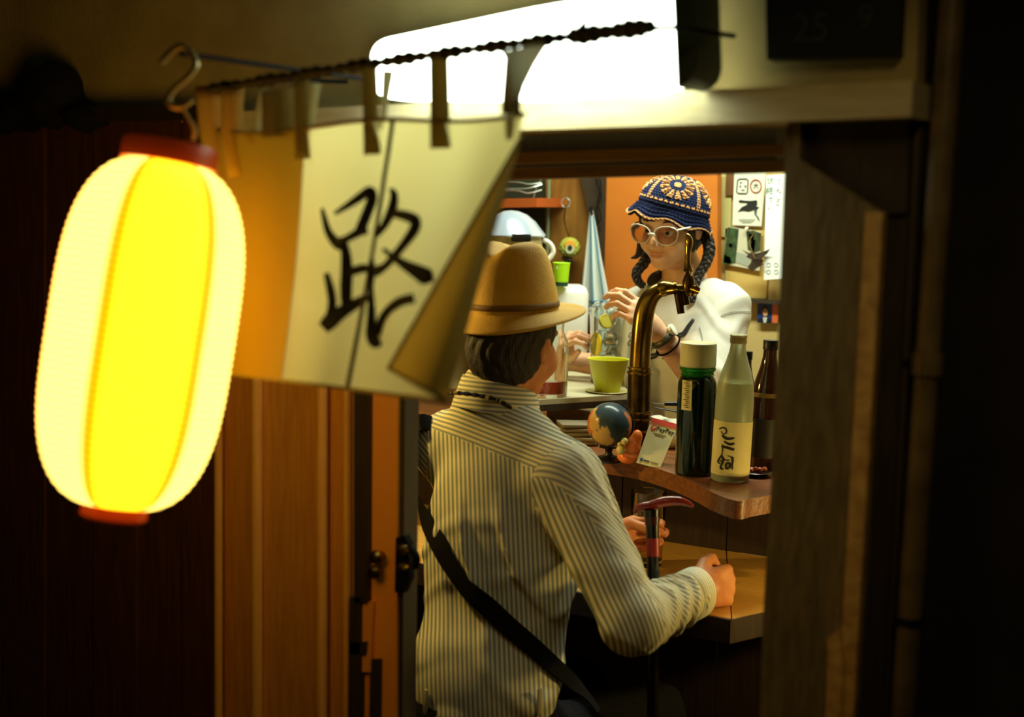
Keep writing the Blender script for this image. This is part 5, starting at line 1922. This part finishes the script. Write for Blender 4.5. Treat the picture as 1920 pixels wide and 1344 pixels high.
# ---- brass beer tap
m_brass = M('aged_brass', s(156, 130, 58), 0.22, metal=1.0, col2=s(112, 90, 38), nscale=18)
m_brass_d = M('dark_brass', s(96, 76, 36), 0.28, metal=1.0, col2=s(66, 50, 24), nscale=22)
TD = 3.16
tb = P(1197, 838, TD)
tb = np.array([tb[0], tb[1], ZL])
k = TD / FPX
tap = thing('beer_tap', 'tall brass beer tap with a curved neck and lever in front of the woman', 'tap', tb)
base = P(1196, 800, TD)
mk('column', tube([tb, P(1196, 812, TD), P(1197, 762, TD), P(1199, 700, TD)], [24 * k, 23 * k, 22 * k, 22 * k], 28), m_brass_d, tap)
mk('base_flange', xf(lathe([(0, 0), (34 * k, 0), (34 * k, .006), (28 * k, .012), (24 * k, .02)], 32), None, tb), m_brass, tap)
for y, rr_ in ((772, 25.5), (784, 26), (806, 25.5), (698, 24), (690, 22.5)):
    c = P(1196.5 + (790 - y) * .03, y, TD)
    mk('ring', xf(lathe([(rr_ * k * .9, -3.4 * k), (rr_ * k, -2.4 * k), (rr_ * k * 1.04, 0), (rr_ * k, 2.4 * k), (rr_ * k * .9, 3.4 * k)], 32), None, c), m_brass, tap)
neck = smooth_path([P(1199, 700, TD), P(1201, 660, TD), P(1204, 620, TD), P(1208, 588, TD), P(1217, 562, TD), P(1232, 547, TD), P(1250, 541, TD), P(1268, 539, TD)], 50)
mk('neck', tube(neck, [20 * k, 19.5 * k, 19.5 * k, 19 * k, 18 * k, 15 * k, 13 * k, 11 * k], 24), m_brass, tap)
mk('joint', tube(smooth_path([P(1236, 546, TD - .003), P(1246, 541, TD - .004), P(1262, 540, TD - .003)], 10), [13 * k, 15.5 * k, 12 * k], 20), m_brass, tap)
mk('spout_arm', tube([P(1262, 541, TD), P(1290, 542, TD)], 9 * k, 18), m_brass, tap)
mk('faucet_body', tube([P(1291, 518, TD), P(1291, 528, TD), P(1291, 548, TD), P(1291, 556, TD)], [9 * k, 12 * k, 13 * k, 9 * k], 20), m_brass_d, tap)
mk('side_knob', tube([P(1295, 541, TD - .006), P(1304, 543, TD - .012), P(1311, 546, TD - .012)], [7 * k, 10 * k, 6 * k], 16), m_brass, tap)
mk('spout', tube([P(1270, 546, TD - .004), P(1274, 568, TD - .004), P(1277, 588, TD - .004)], [7.5 * k, 7.5 * k, 7 * k], 18), m_brass_d, tap)
mk('spout', tube([P(1280, 548, TD), P(1284, 560, TD), P(1286, 572, TD)], [8 * k, 8 * k, 8 * k], 18), m_brass_d, tap)
lv = mk('lever', tube(smooth_path([P(1290, 508, TD), P(1289, 490, TD), P(1290, 470, TD), P(1292, 455, TD), P(1290, 443, TD), P(1287, 439, TD)], 30), [10 * k, 6 * k, 5 * k, 7 * k, 7.5 * k, 5 * k, 2 * k], 16), m_brass, tap)
mk('lever_collar', tube([P(1290, 508, TD), P(1290, 513, TD), P(1290, 520, TD)], [10 * k, 5 * k, 8 * k], 16), m_brass, tap)

# ---- on the bench: yellow cup, tall glass with lemon, jar
m_yel = M('yellow_cup_plastic', s(206, 204, 40), 0.4, trans=0.0)
p, A = upright(1139, 735, ZB)
k = dist(p) / FPX
yc = thing('yellow_cup', 'yellow-green flared cup standing on the pale-topped stand', 'cup', p, A)
mk('cup', lathe([(0, 0), (21 * k, 0), (23 * k, .003), (38 * k, 62 * k), (39 * k, 63 * k), (37 * k, 62 * k), (21.5 * k, .006), (0, .006)], 48), m_yel, yc, local=True)
mk('saucer', lathe([(0, -.0005), (34 * k, .0005), (42 * k, .004), (41 * k, .005), (30 * k, .002), (0, .002)], 48), M('pale_saucer', s(206, 196, 130), 0.4), yc, local=True)

m_clear = glass_mat('clear_glass', (0.96, 0.98, 0.94, 1), 0.01, 1.40)
m_ice = M('ice', (0.93, 0.97, 0.93, 1), 0.12, trans=0.9, ior=1.2)
m_lemon = M('lemon_peel', s(238, 206, 20), 0.4)
m_flesh = M('lemon_flesh', s(236, 222, 90), 0.4)


def tumbler(name, label, px, py, z, rb, rt, h, k=None):
    p, A = upright(px, py, z)
    k = dist(p) / FPX
    t = thing(name, label, 'glass', p, A)
    mk('glass_wall', lathe([(0, .0), (rb * k, .0), (rb * k * 1.02, .003), (rt * k, h * k), (rt * k * .985, h * k + .0008), (rt * k * .955, h * k), (rb * k * .96, .012), (0, .010)], 48), m_clear, t, local=True)
    return t, k, p


hb, k, hp_ = tumbler('highball_glass', 'tall clear glass with ice and lemon slices behind the yellow cup', 1141, 718, ZB, 33, 39, 142)
for i in range(9):
    a, rr_, zz = i * 2.2, 14 * k, (18 + 13 * i) * k
    mk('ice_cube', xf(box((0, 0, 0), (24 * k, 22 * k, 20 * k), bev=.003), rot3(Matrix.Rotation(i * 1.3, 3, 'Z') @ Matrix.Rotation(i * .7, 3, 'X')), (math.cos(a) * rr_, math.sin(a) * rr_, zz)), m_ice, hb, local=True)


def lemon_slice(c, nx, rr_, label=None, half=False):
    nx = nrm(nx)
    ux = nrm(np.cross(nx, up_dir))
    vx = np.cross(ux, nx)
    g = lathe([(0, -.002), (rr_ * .9, -.002), (rr_, 0), (rr_ * .9, .002), (0, .002)], 28)
    o = mk('lemon_slice', xf(g, axes(ux, vx, nx), c), m_flesh, hb)
    mk('rind', xf(lathe([(rr_ * .86, -.0026), (rr_ * 1.01, -.0016), (rr_ * 1.01, .0016), (rr_ * .86, .0026)], 28, cap=False), axes(ux, vx, nx), c), m_lemon, o)
    return o


lemon_slice(P(1137, 602, dist(hp_) - .052), -F * 0.9 + R * .25 + U * .25, 14 * k)
lemon_slice(P(1118, 645, dist(hp_) - .040), -F * 0.35 - R * .9, 22 * k)

jr_p, A = upright(1028, 742, ZB)
k = dist(jr_p) / FPX
jar = thing('glass_jar', 'clear glass jar with a little red liquid beside the seated man’s cheek', 'jar', jr_p, A)
mk('glass_wall', lathe([(0, 0), (33 * k, 0), (35 * k, .004), (37 * k, 80 * k), (34 * k, 105 * k), (26 * k, 122 * k), (27 * k, 138 * k), (25 * k, 138 * k), (24 * k, 122 * k), (32 * k, 103 * k), (35 * k, 80 * k), (33 * k, .008), (0, .007)], 44), m_clear, jar, local=True)
mk('drink', lathe([(0, .009), (32 * k, .009), (32.5 * k, 30 * k), (0, 30 * k)], 40), M('red_drink', s(200, 80, 40), .1, trans=.5), jar, local=True)

# ---- on the counter: the man's glass and his cane
tg, k, tp = tumbler('tumbler', 'clear tumbler in the left hand of the man at the counter', 1212, 1058, ZC, 28, 33, 140)
mk('drink', lathe([(0, .0105), (27 * k, .013), (29 * k, 66 * k), (0, 66 * k)], 40), M('pale_drink', s(220, 190, 120), .02, trans=.95, ior=1.33), tg, local=True)
for i in range(3):
    mk('ice_cube', xf(box((0, 0, 0), (22 * k, 20 * k, 20 * k), bev=.003), rot3(Matrix.Rotation(i * 1.1, 3, 'Z')), ((i - 1) * 6 * k, (i % 2) * 8 * k, (54 + 6 * i) * k)), m_ice, tg, local=True)

cn = thing('walking_cane', 'walking cane with a curved red-brown handle leaning against the counter front', 'cane', (P(1232, 1500, 2.66)[0], P(1232, 1500, 2.66)[1], 0.0))
cd1 = 2.70
h0 = [P(1190, 962, cd1), P(1196, 952, cd1), P(1220, 947, cd1), P(1246, 940, cd1), P(1272, 939, cd1), P(1290, 944, cd1), P(1300, 950, cd1)]
mk('handle', tube(smooth_path(h0, 30), [.003, .0085, .0105, .0115, .0105, .007, .003], 16, flat=.8), M('polished_red_wood', s(150, 48, 30), 0.25, col2=s(110, 32, 20), nscale=30, coat=.5), cn)
top = P(1222, 955, cd1)
mid = P(1225, 1092, cd1 + .0)
bot = np.array([mid[0], mid[1], 0.0]) + (mid - top) * np.array([1, 1, 0]) * 3
mk('shaft', tube([top, P(1223, 985, cd1), mid, bot], [.0150, .0125, .0115, .010], 16), M('black_lacquer', s(18, 13, 11), 0.25), cn)
mk('band', tube([P(1224, 1008, cd1), P(1224, 1025, cd1), P(1224.5, 1042, cd1)], [.0127, .0129, .0126], 16), M('red_band', s(150, 34, 34), 0.35), cn)
mk('collar', tube([P(1222.6, 968, cd1), P(1222.8, 984, cd1)], [.0150, .0138], 16), M('dark_collar', s(60, 24, 16), 0.3), cn)
mk('rubber_tip', tube([bot + [0, 0, .03], bot], [.013, .014], 14), m_blackcap, cn)

# ================================================================ BACK OF THE BAR
def wallpix(pix, off, t=0.004):
    return prism([PY(a, b, YB - off) for a, b in pix], (0, t, 0))


# orange door panel with its dark post
do = struct('door_3')
arch = [(1126, 620), (1126, 372), (1129, 345), (1138, 328), (1152, 319), (1345, 310), (1345, 640)]
mk('door_panel', wallpix(arch, 0.06, 0.03), M('burnt_orange_panel', s(186, 104, 26), 0.6, col2=s(196, 114, 32), nscale=5), do)
mk('post', wallpix([(1080, 300), (1134, 300), (1126, 640), (1112, 640), (1108, 420)], 0.075, 0.05), M('dark_brown_post', s(52, 40, 22), 0.7), do)
mk('side_board', wallpix([(1024, 300), (1082, 300), (1112, 420), (1112, 660), (1020, 660)], 0.05, 0.03), M('golden_brown_board', s(150, 104, 36), 0.6, col2=s(126, 84, 28), nscale=12, stretch=(4, 4, .6)), do)

# dark shelf unit, left
ru = thing('wire_rack', 'dark shelf unit with pale wires and an orange board, upper left behind the curtain', 'shelf', PY(980, 560, YB - .03))
mk('back_panel', wallpix([(880, 300), (1030, 300), (1034, 660), (880, 660)], 0.045, 0.02), M('dark_green_back', s(44, 52, 38), 0.5), ru)
mk('shelf_board', prism([PY(860, 374, YB - .22), PY(1006, 371, YB - .22), PY(1006, 388, YB - .22), PY(860, 391, YB - .22)], (0, .17, 0)), M('orange_shelf_board', s(176, 84, 30), .5), ru)
m_chrome = M('pale_wire', s(200, 214, 204), .25, metal=.7)
for y0, y1, y2 in ((341, 345, 343), (354, 353, 346), (357, 362, 356)):
    mk('wire', tube(smooth_path([PY(900, y0, YB - .18), PY(965, y0, YB - .20), PY(990, y1, YB - .20), PY(1016, y2, YB - .18)], 14), 0.0018, 8), m_chrome, ru)
mk('glass_edge', tube([PY(1030, 330, YB - .07), PY(1026, 480, YB - .07)], .005, 8), M('green_glass_edge', s(120, 140, 104), .3), ru)
mk('wire', tube([PY(1024, 320, YB - .1), PY(1008, 345, YB - .1), PY(1000, 372, YB - .1)], .0012, 6), m_chrome, ru)

# white appliance with a steel domed pot and a lime cup on top
ap0 = PZ(1085, 690, ZB)
fa = dist(ap0)
A3 = axes(_Rh, _Fh, up_dir)
w1 = PZ(1092, 541, 1.262)
apc = (P(1096, 600, 3.86))
ap = thing('white_appliance', 'white rounded countertop appliance behind the man’s hat brim', 'appliance', (apc[0] - _Rh[0] * .11, apc[1] - _Rh[1] * .11, ZB))
bx_c = np.array([apc[0], apc[1], (ZB + 1.262) / 2]) - _Rh * .115 + _Fh * .06
mk('body', box(bx_c, (.25, .13, 1.262 - ZB), A3, bev=.022), M('white_enamel', s(226, 228, 220), .35), ap, smooth=True)
mk('front_seam', box(bx_c - _Fh * .0655 + [0, 0, .05], (.2, .002, .003), A3), M('grey_seam', s(120, 124, 118), .6), ap)
lo_ = P(1078, 662, 3.86) - _Fh * .004
for i in range(3):
    mk('logo', box(lo_ + _Rh * (.004 * i - .004) + up_dir * .004 * (i - 1), (.010, .002, .004), rot3(Matrix.Rotation(YAW, 3, 'Z') @ Matrix.Rotation(-.9, 3, 'Y'))), M('grey_logo', s(96, 108, 104), .6), ap)

pc_ = P(958, 440, 3.80)
pb = np.array([pc_[0], pc_[1], 1.262])
k = 3.80 / FPX
pot = thing('steel_pot', 'cream pot with a shiny domed steel lid showing above the straw hat', 'pot', pb)
hh = pc_[2] - 1.262
mk('pot_body', xf(lathe([(0, 0), (52 * k, 0), (58 * k, .008), (60 * k, hh * .7), (58 * k, hh - .004)], 40), None, pb), M('cream_enamel', s(176, 166, 116), .35), pot)
mk('lid', xf(lathe([(64 * k, hh - .004), (66 * k, hh), (64 * k, hh + .004), (58 * k, hh + .014), (46 * k, hh + .036), (30 * k, hh + .054), (14 * k, hh + .063), (0, hh + .065)], 48), None, pb), M('blue_white_steel', s(186, 202, 222), .18, metal=.45), pot)
mk('vent_slot', box(P(977, 446, 3.80 - 62 * k), (.052, .008, .020), A3, bev=.003), m_blackcap, pot)
mk('pot_handle', tube(smooth_path([pb + _Rh * 58 * k + [0, 0, hh - .01], pb + _Rh * 74 * k + [0, 0, hh - .022], pb + _Rh * 80 * k + [0, 0, hh - .045], pb + _Rh * 68 * k + [0, 0, hh - .07]], 14), .007, 10), M('white_handle', s(224, 224, 214), .4), pot)

lp_ = P(1052, 533, 3.84)
lp_[2] = 1.2625
k = 3.84 / FPX
lc_ = thing('paper_cup', 'lime green paper cup with a dark band at its foot on the white appliance', 'cup', lp_)
mk('cup', xf(lathe([(0, 0), (12.5 * k, 0), (16 * k, 43 * k), (16.6 * k, 43.5 * k), (16 * k, 44 * k), (15 * k, 43 * k), (0, 40 * k)], 32), None, lp_), M('lime_paper', s(168, 226, 20), .5), lc_)
mk('dark_band', xf(lathe([(12.9 * k, .0005), (13.6 * k, 8 * k)], 32, cap=False), None, lp_), M('dark_green_band', s(20, 70, 50), .5), lc_)
mk('white_mark', box(P(1047, 502, 3.84 - 15.6 * k), (.010, .002, .008), A3, bev=.0008), M('white_ink', s(236, 244, 214), .6), lc_)
mk('band_lettering', xf(text_geo('Cafe', .006), axes(_Rh, up_dir, -_Fh), P(1055, 529, 3.84 - 14.2 * k)), M('white_ink_small', s(226, 234, 214), .6), lc_, smooth=False) if False else None

# fuzzy green charm on its chain
ch = thing('plush_charm', 'fuzzy yellow-green round charm with a dark centre hanging from a chain on the brown board', 'charm', PY(1068, 463, YB - .09))
cc_ = PY(1068, 464, YB - .10)
k = dist(cc_) / FPX
fz = lambda p: el(cc_, (20 * k, 14 * k, 19 * k), A3)(p) - .0022 * np.sin(p[:, 0] * 420) * np.sin(p[:, 2] * 400) * np.cos(p[:, 1] * 380)
V, Q = sdf_mesh(fz, cc_ - .045, cc_ + .045, .0022)
mk('fuzzy_ball', (V, Q), M('yellow_green_plush', s(178, 176, 62), .95, col2=s(150, 160, 60), nscale=120, bump=.5), ch, smooth=True)
mk('orange_patch', xf(lathe([(0, .003), (9 * k, .002), (11 * k, -.002)], 20, cap=False), axes(_Rh, up_dir, -_Fh), cc_ - _Fh * 13 * k + up_dir * 4 * k), M('orange_felt', s(206, 150, 50), .9), ch)
mk('pale_patch', xf(lathe([(0, .004), (8 * k, .003), (9 * k, -.003)], 20, cap=False), axes(_Rh, up_dir, -_Fh), cc_ - _Fh * 13.4 * k - up_dir * 3 * k), M('pale_felt', s(190, 194, 160), .9), ch)
mk('dark_centre', xf(lathe([(0, .007), (4 * k, .006), (5.5 * k, .001)], 20, cap=False), axes(_Rh, up_dir, -_Fh), cc_ - _Fh * 13.6 * k), M('dark_green_button', s(24, 40, 30), .3), ch)
mk('chain', tube(smooth_path([PY(1061, 385, YB - .095), PY(1058, 410, YB - .095), PY(1062, 430, YB - .1), cc_ + up_dir * 18 * k], 20), [.0018, .0018, .0012, .0012], 6), m_iron, ch)
mk('key_ring', tube([PY(1061 + 8 * math.cos(a), 380 + 9 * math.sin(a), YB - .095) for a in np.linspace(0, 2 * PI, 20)[:-1]], .0016, 6, closed=True), m_chrome, ch)
mk('dark_tail', tube(smooth_path([cc_ - up_dir * 16 * k - _Rh * .02, cc_ - up_dir * 24 * k, cc_ - up_dir * 30 * k + _Rh * .008], 10), [.008, .012, .004], 8), M('dark_plush', s(56, 40, 20), .9), ch)

# cords hanging by the post
hc_ = thing('hanging_cords', 'thin black cords looped down the dark post left of the orange panel', 'cord', PY(1118, 330, YB - .09))
mk('cord', tube(smooth_path([PY(1116, 318, YB - .085), PY(1120, 345, YB - .088), PY(1127, 366, YB - .09), PY(1118, 392, YB - .09), PY(1122, 418, YB - .09)], 24), .0022, 6), m_iron, hc_)
mk('cord', tube(smooth_path([PY(1122, 318, YB - .085), PY(1126, 352, YB - .088), PY(1120, 380, YB - .09), PY(1127, 408, YB - .09), PY(1116, 424, YB - .09)], 24), .0018, 6), m_iron, hc_)

# striped tea towel hanging from a hook
tw = thing('tea_towel', 'white tea towel with blue stripes hanging in a point from a dark hook', 'towel', PY(1110, 396, YB - .10))
m_tea = M('white_tea_cloth', s(214, 222, 214), .9)
m_blue = M('blue_stripe', s(96, 150, 176), .9)
rows = [(395, 1106, 1112), (430, 1102, 1119), (480, 1097, 1127), (530, 1092, 1137), (560, 1090, 1143), (590, 1094, 1149)]
nu, nv = 30, 40
TV = []
ys = np.linspace(395, 590, nv)
for y in ys:
    xl = np.interp(y, [r_[0] for r_ in rows], [r_[1] for r_ in rows])
    xr = np.interp(y, [r_[0] for r_ in rows], [r_[2] for r_ in rows])
    for i in range(nu):
        u = i / (nu - 1)
        dn = (y - 395) / 195
        TV.append(PY(xl + (xr - xl) * u, y, YB - .105 - .012 * math.sin(u * 16 + 1) * dn - .012 * math.sin(u * PI)))
TV = np.array(TV)
tq = mk('towel_cloth', (TV, np.array(grid_faces(nu, nv))), m_tea, tw, smooth=True)
TG = TV.reshape(nv, nu, 3)
for i, w_ in ((11, .004), (13, .002), (24, .005), (26, .002)):
    mk('stripe', ribbon(TG[2:, i] - [0, .0022, 0], w_, (0, -1, 0), .0008), m_blue, tw, smooth=True)
for j in (36, 34):
    mk('stripe', ribbon(TG[j] - [0, .0024, 0], .006, (0, -1, 0), .0008), m_blue, tw, smooth=True)
mk('hook', tube(smooth_path([PY(1108, 388, YB - .06), PY(1108, 392, YB - .11), PY(1110, 402, YB - .12)], 8), .004, 8), m_iron, tw)

# white bag with printing hung beside the appliance
bgp = [(1058, 605), (1108, 572), (1118, 560), (1132, 568), (1136, 690), (1112, 700), (1104, 612)]
bag = thing('plastic_bag', 'white plastic bag with pale blue streaks hanging between the appliance and the tall glass', 'bag', PY(1118, 690, YB - .16))
nu, nv = 14, 16
BV = []
for j in range(nv):
    v = j / (nv - 1)
    for i in range(nu):
        u = i / (nu - 1)
        x = 1104 + (1134 - 1104) * u + 3 * math.sin(v * 5)
        y = (590 - 26 * u) + (120 + 26 * u) * v
        BV.append(PY(x, y, YB - .20 - .010 * math.sin(u * 9 + v * 4)))
BV = np.array(BV)
mk('bag_film', (BV, np.array(grid_faces(nu, nv))), M('white_film', s(206, 214, 206), .4), bag, smooth=True)
BG = BV.reshape(nv, nu, 3)
for i in (3, 8):
    mk('streak', ribbon(BG[1:13, i] - [0, .002, 0], .007, (0, -1, 0), .0006), M('pale_blue_ink', s(140, 178, 184), .7), bag, smooth=True)
mk('clip_bar', tube([PY(1056, 616, YB - .215), PY(1090, 592, YB - .215), PY(1122, 566, YB - .215)], .005, 8, flat=.5), M('white_clip', s(226, 228, 216), .5), bag)

# papers and pictures on the wall
m_paper = M('tan_paper', s(190, 180, 112), .9, col2=s(200, 192, 124), nscale=12)
tag(mk('tan_sheet', wallpix([(1338, 316), (1372, 314), (1370, 446), (1326, 440)], .006), m_paper), 'tan sheet of paper pinned to the wall right of the crochet hat', 'paper')
tag(mk('brown_card', wallpix([(1318, 316), (1338, 316), (1336, 366), (1318, 366)], .008), M('brown_card', s(112, 76, 36), .8)), 'brown card on the wall just above the crochet hat', 'card')
tag(mk('brown_strip', wallpix([(1362, 314), (1378, 313), (1374, 366), (1360, 366)], .012), M('brown_strip', s(104, 70, 32), .8)), 'narrow brown strip beside the left edge of the white poster', 'paper')
tag(mk('tan_board', wallpix([(1360, 428), (1446, 432), (1436, 560), (1360, 556)], .006, .005), M('ochre_board', s(206, 176, 96), .85)), 'ochre board on the wall behind the postcard and the dried leaf', 'board')
tag(mk('narrow_shelf', wallpix([(1384, 558), (1470, 566), (1470, 572), (1384, 565)], .03, .03), m_dark_wood), 'thin dark shelf edge under the ochre board above the portrait photo', 'shelf')
tag(mk('cream_sheet', wallpix([(1332, 428), (1346, 430), (1352, 512), (1330, 508)], .008), M('cream_sheet_paper', s(216, 206, 150), .9)), 'cream sheet hanging behind the woman’s braid', 'paper')

po = thing('poster', 'white poster with a black bird, a boxed emblem and a red round seal', 'poster', PY(1405, 425, YB - .014))
mk('sheet', wallpix([(1377, 320), (1436, 321), (1428, 424), (1373, 422)], .014), M('white_poster_paper', s(214, 218, 200), .8), po)
pz = .0155
def ppix(seq):
    return [(1360 + a / 11.2, 310 + b / 11.2) for a, b in seq]
mk('bird', wallpix(ppix([(260, 975), (340, 880), (440, 830), (470, 790), (290, 780), (280, 735), (320, 725), (400, 740), (520, 745), (660, 730), (670, 800), (650, 860), (705, 880), (670, 915), (640, 935), (600, 930), (560, 950), (480, 970), (400, 955), (340, 955)]), pz, .0012), m_print, po)
mk('bird', wallpix(ppix([(600, 930), (665, 925), (650, 1040), (690, 1080), (715, 1160), (690, 1150), (650, 1070), (615, 1040)]), pz, .0012), M('dark_grey_ink', s(76, 84, 72), .8), po)
rr_in = ppix([(255, 320), (285, 285), (440, 280), (478, 310), (465, 550), (440, 590), (270, 585), (235, 550)])
mk('emblem_box', tube(np.array([PY(a, b, YB - pz) for a, b in rr_in]), .0014, 6, closed=True), m_print, po)
for sq in ([(300, 350), (350, 355), (320, 390)], [(330, 515), (400, 505), (400, 525), (340, 530)], [(300, 420), (325, 415), (320, 470), (300, 465)], [(390, 420), (440, 430), (420, 470)]):
    mk('emblem_mark', wallpix(ppix(sq), pz, .0010), M('emblem_ink', s(52, 56, 44), .8), po)
cir = ppix([(640 + 112 * math.cos(a), 435 + 135 * math.sin(a)) for a in np.linspace(0, 2 * PI, 28)[:-1]])
mk('red_seal', tube(np.array([PY(a, b, YB - pz) for a, b in cir]), .0016, 6, closed=True), M('red_seal_ink', s(176, 70, 40), .8), po)
g = text_geo('大', .017)
mk('seal_character', xf(g, axes((1, 0, 0), (0, 0, 1), (0, -1, 0)), PY(*ppix([(640, 435)])[0], YB - pz)), M('seal_brown_ink', s(84, 52, 28), .8), po, smooth=False)
for y_, w_ in ((1130, 340), (1165, 300), (1195, 200)):
    mk('caption', wallpix(ppix([(450 - w_ / 2, y_), (450 + w_ / 2, y_), (450 + w_ / 2, y_ + 9), (450 - w_ / 2, y_ + 9)]), pz, .0008), M('pale_grey_ink', s(160, 168, 150), .8), po)

# postcard of a garden
pcd = thing('postcard', 'glossy postcard of a green garden pinned at a slant below the white poster', 'postcard', PY(1395, 500, YB - .016))
def c4(seq):
    return [(1350 + a / 6.72, 420 + b / 6.72) for a, b in seq]
mk('card', wallpix(c4([(98, 32), (520, 95), (500, 590), (40, 500)]), .016, .002), M('postcard_grey', s(196, 196, 170), .35), pcd)
m_pg = M('deep_garden_green', s(34, 50, 34), .5, col2=s(60, 92, 48), nscale=60)
for sq, m_ in (([(100, 38), (235, 62), (195, 490), (100, 505), (42, 480)], m_pg), ([(42, 380), (130, 420), (150, 505), (95, 508), (42, 490)], M('bright_hedge', s(74, 128, 50), .5, col2=s(50, 96, 40), nscale=80)),
               ([(330, 95), (420, 80), (515, 115), (505, 330), (430, 360), (350, 320)], M('shadowed_trees', s(66, 78, 46), .5, col2=s(40, 52, 34), nscale=60)),
               ([(365, 120), (430, 130), (425, 215), (355, 205)], M('white_house', s(224, 226, 214), .5)),
               ([(395, 215), (450, 190), (430, 350), (375, 360)], M('tan_path_print', s(178, 150, 88), .5)),
               ([(112, 245), (156, 245), (156, 292), (112, 292)], M('white_window_print', s(226, 230, 218), .5)),
               ([(210, 350), (390, 400), (360, 540), (195, 480)], M('grey_path_print', s(160, 168, 150), .5))):
    mk('printed_area', wallpix(c4(sq), .0172, .0008), m_, pcd)
tag(mk('pushpin', xf(lathe([(0, .012), (.004, .012), (.005, .006), (.003, 0), (0, 0)], 14), axes((1, 0, 0), (0, 0, 1), (0, -1, 0)), PY(1402, 428, YB - .018)), M('white_pin', s(236, 236, 214), .3)), 'white pushpin holding the garden postcard', 'pin')

# dried maple leaf
lf = c4([(275, 325), (350, 360), (392, 372), (402, 322), (440, 372), (540, 352), (630, 312), (590, 375), (520, 440), (552, 462), (528, 490), (552, 508), (480, 545), (402, 602), (345, 545), (385, 490), (395, 450), (330, 410), (352, 388)])
LV = [PY(a, b, YB - .058 - .006 * math.sin(i * 1.3) ** 2) for i, (a, b) in enumerate(lf)]
lc2 = np.mean(LV, axis=0)
lfo = thing('dried_leaf', 'curled brown dried maple leaf pinned over the corner of the garden postcard', 'leaf', lc2)
mk('leaf_blade', prism(LV, (0, .0016, 0)), M('dry_leaf', s(62, 36, 14), .8, col2=s(40, 38, 16), nscale=60), lfo, smooth=False)
mk('leaf_stalk', tube(smooth_path([lc2 - [0, .005, 0], PY(1405, 455, YB - .05), PY(1412, 440, YB - .03)], 8), .0011, 6), M('leaf_stalk', s(120, 100, 50), .7), lfo)

# white menu strip with brushed words
ms = thing('menu_strip', 'bright white upright menu strip with faint lettering beside the door jamb', 'sign', PY(1450, 524, YB - .05))
mk('strip', wallpix([(1437, 329), (1478, 325), (1470, 522), (1432, 525)], .05, .006), M('white_strip_paper', s(246, 250, 244), .6), ms)
m_gink = M('grey_green_ink', s(140, 166, 150), .8)
for tx, px, py, sz in (('伏', 1444, 339, .020), ('終', 1443, 358, .022), ('て', 1445, 374, .015), ('。', 1444, 388, .014), ('く', 1461, 340, .016), ('ん', 1460, 357, .018), ('し', 1459, 371, .015), ('こ', 1458, 381, .014), ('〇', 1441, 497, .013), ('〇', 1455, 497, .013), ('〇', 1441, 510, .013), ('〇', 1455, 510, .013)):
    mk('lettering', xf(text_geo(tx, sz), axes((1, 0, 0), (0, 0, 1), (0, -1, 0)), PY(px, py, YB - .0512)), m_gink, ms, smooth=False)

# portrait photograph
pf = thing('portrait_photo', 'small blue-backed portrait photograph with an orange edge low on the wall', 'photo', PY(1438, 606, YB - .01))
mk('print', wallpix(c4([(472, 1005), (745, 1015), (738, 1250), (470, 1240)]), .012, .002), M('blue_photo', s(28, 52, 116), .4), pf)
mk('orange_edge', wallpix(c4([(660, 1012), (742, 1016), (735, 1248), (655, 1245)]), .0135, .001), M('orange_photo_edge', s(214, 104, 50), .4), pf)
ov = lambda cx, cy, rx, ry, n=18: [(cx + rx * math.cos(a), cy + ry * math.sin(a)) for a in np.linspace(0, 2 * PI, n + 1)[:-1]]
mk('dark_suit', wallpix(c4([(475, 1240), (490, 1195), (540, 1172), (600, 1175), (640, 1205), (650, 1243)]), .0135, .001), M('dark_suit_print', s(20, 22, 30), .5), pf)
mk('pale_shirt', wallpix(c4([(540, 1175), (595, 1175), (580, 1243), (548, 1243)]), .0145, .001), M('pale_shirt_print', s(200, 206, 200), .5), pf)
mk('dark_hair', wallpix(c4(ov(565, 1070, 40, 48)), .0142, .001), M('hair_print', s(22, 20, 22), .5), pf)
mk('face', wallpix(c4(ov(570, 1115, 31, 48)), .0152, .001), M('face_print', s(206, 160, 120), .5), pf)
mk('dark_mark', wallpix(c4([(545, 1100), (585, 1100), (585, 1108), (545, 1108)]), .0160, .0006), M('eyes_print', s(90, 50, 36), .5), pf)

print('SCENE_OK', len(bpy.data.objects), sum(len(m.polygons) for m in bpy.data.meshes), len(scn.objects))
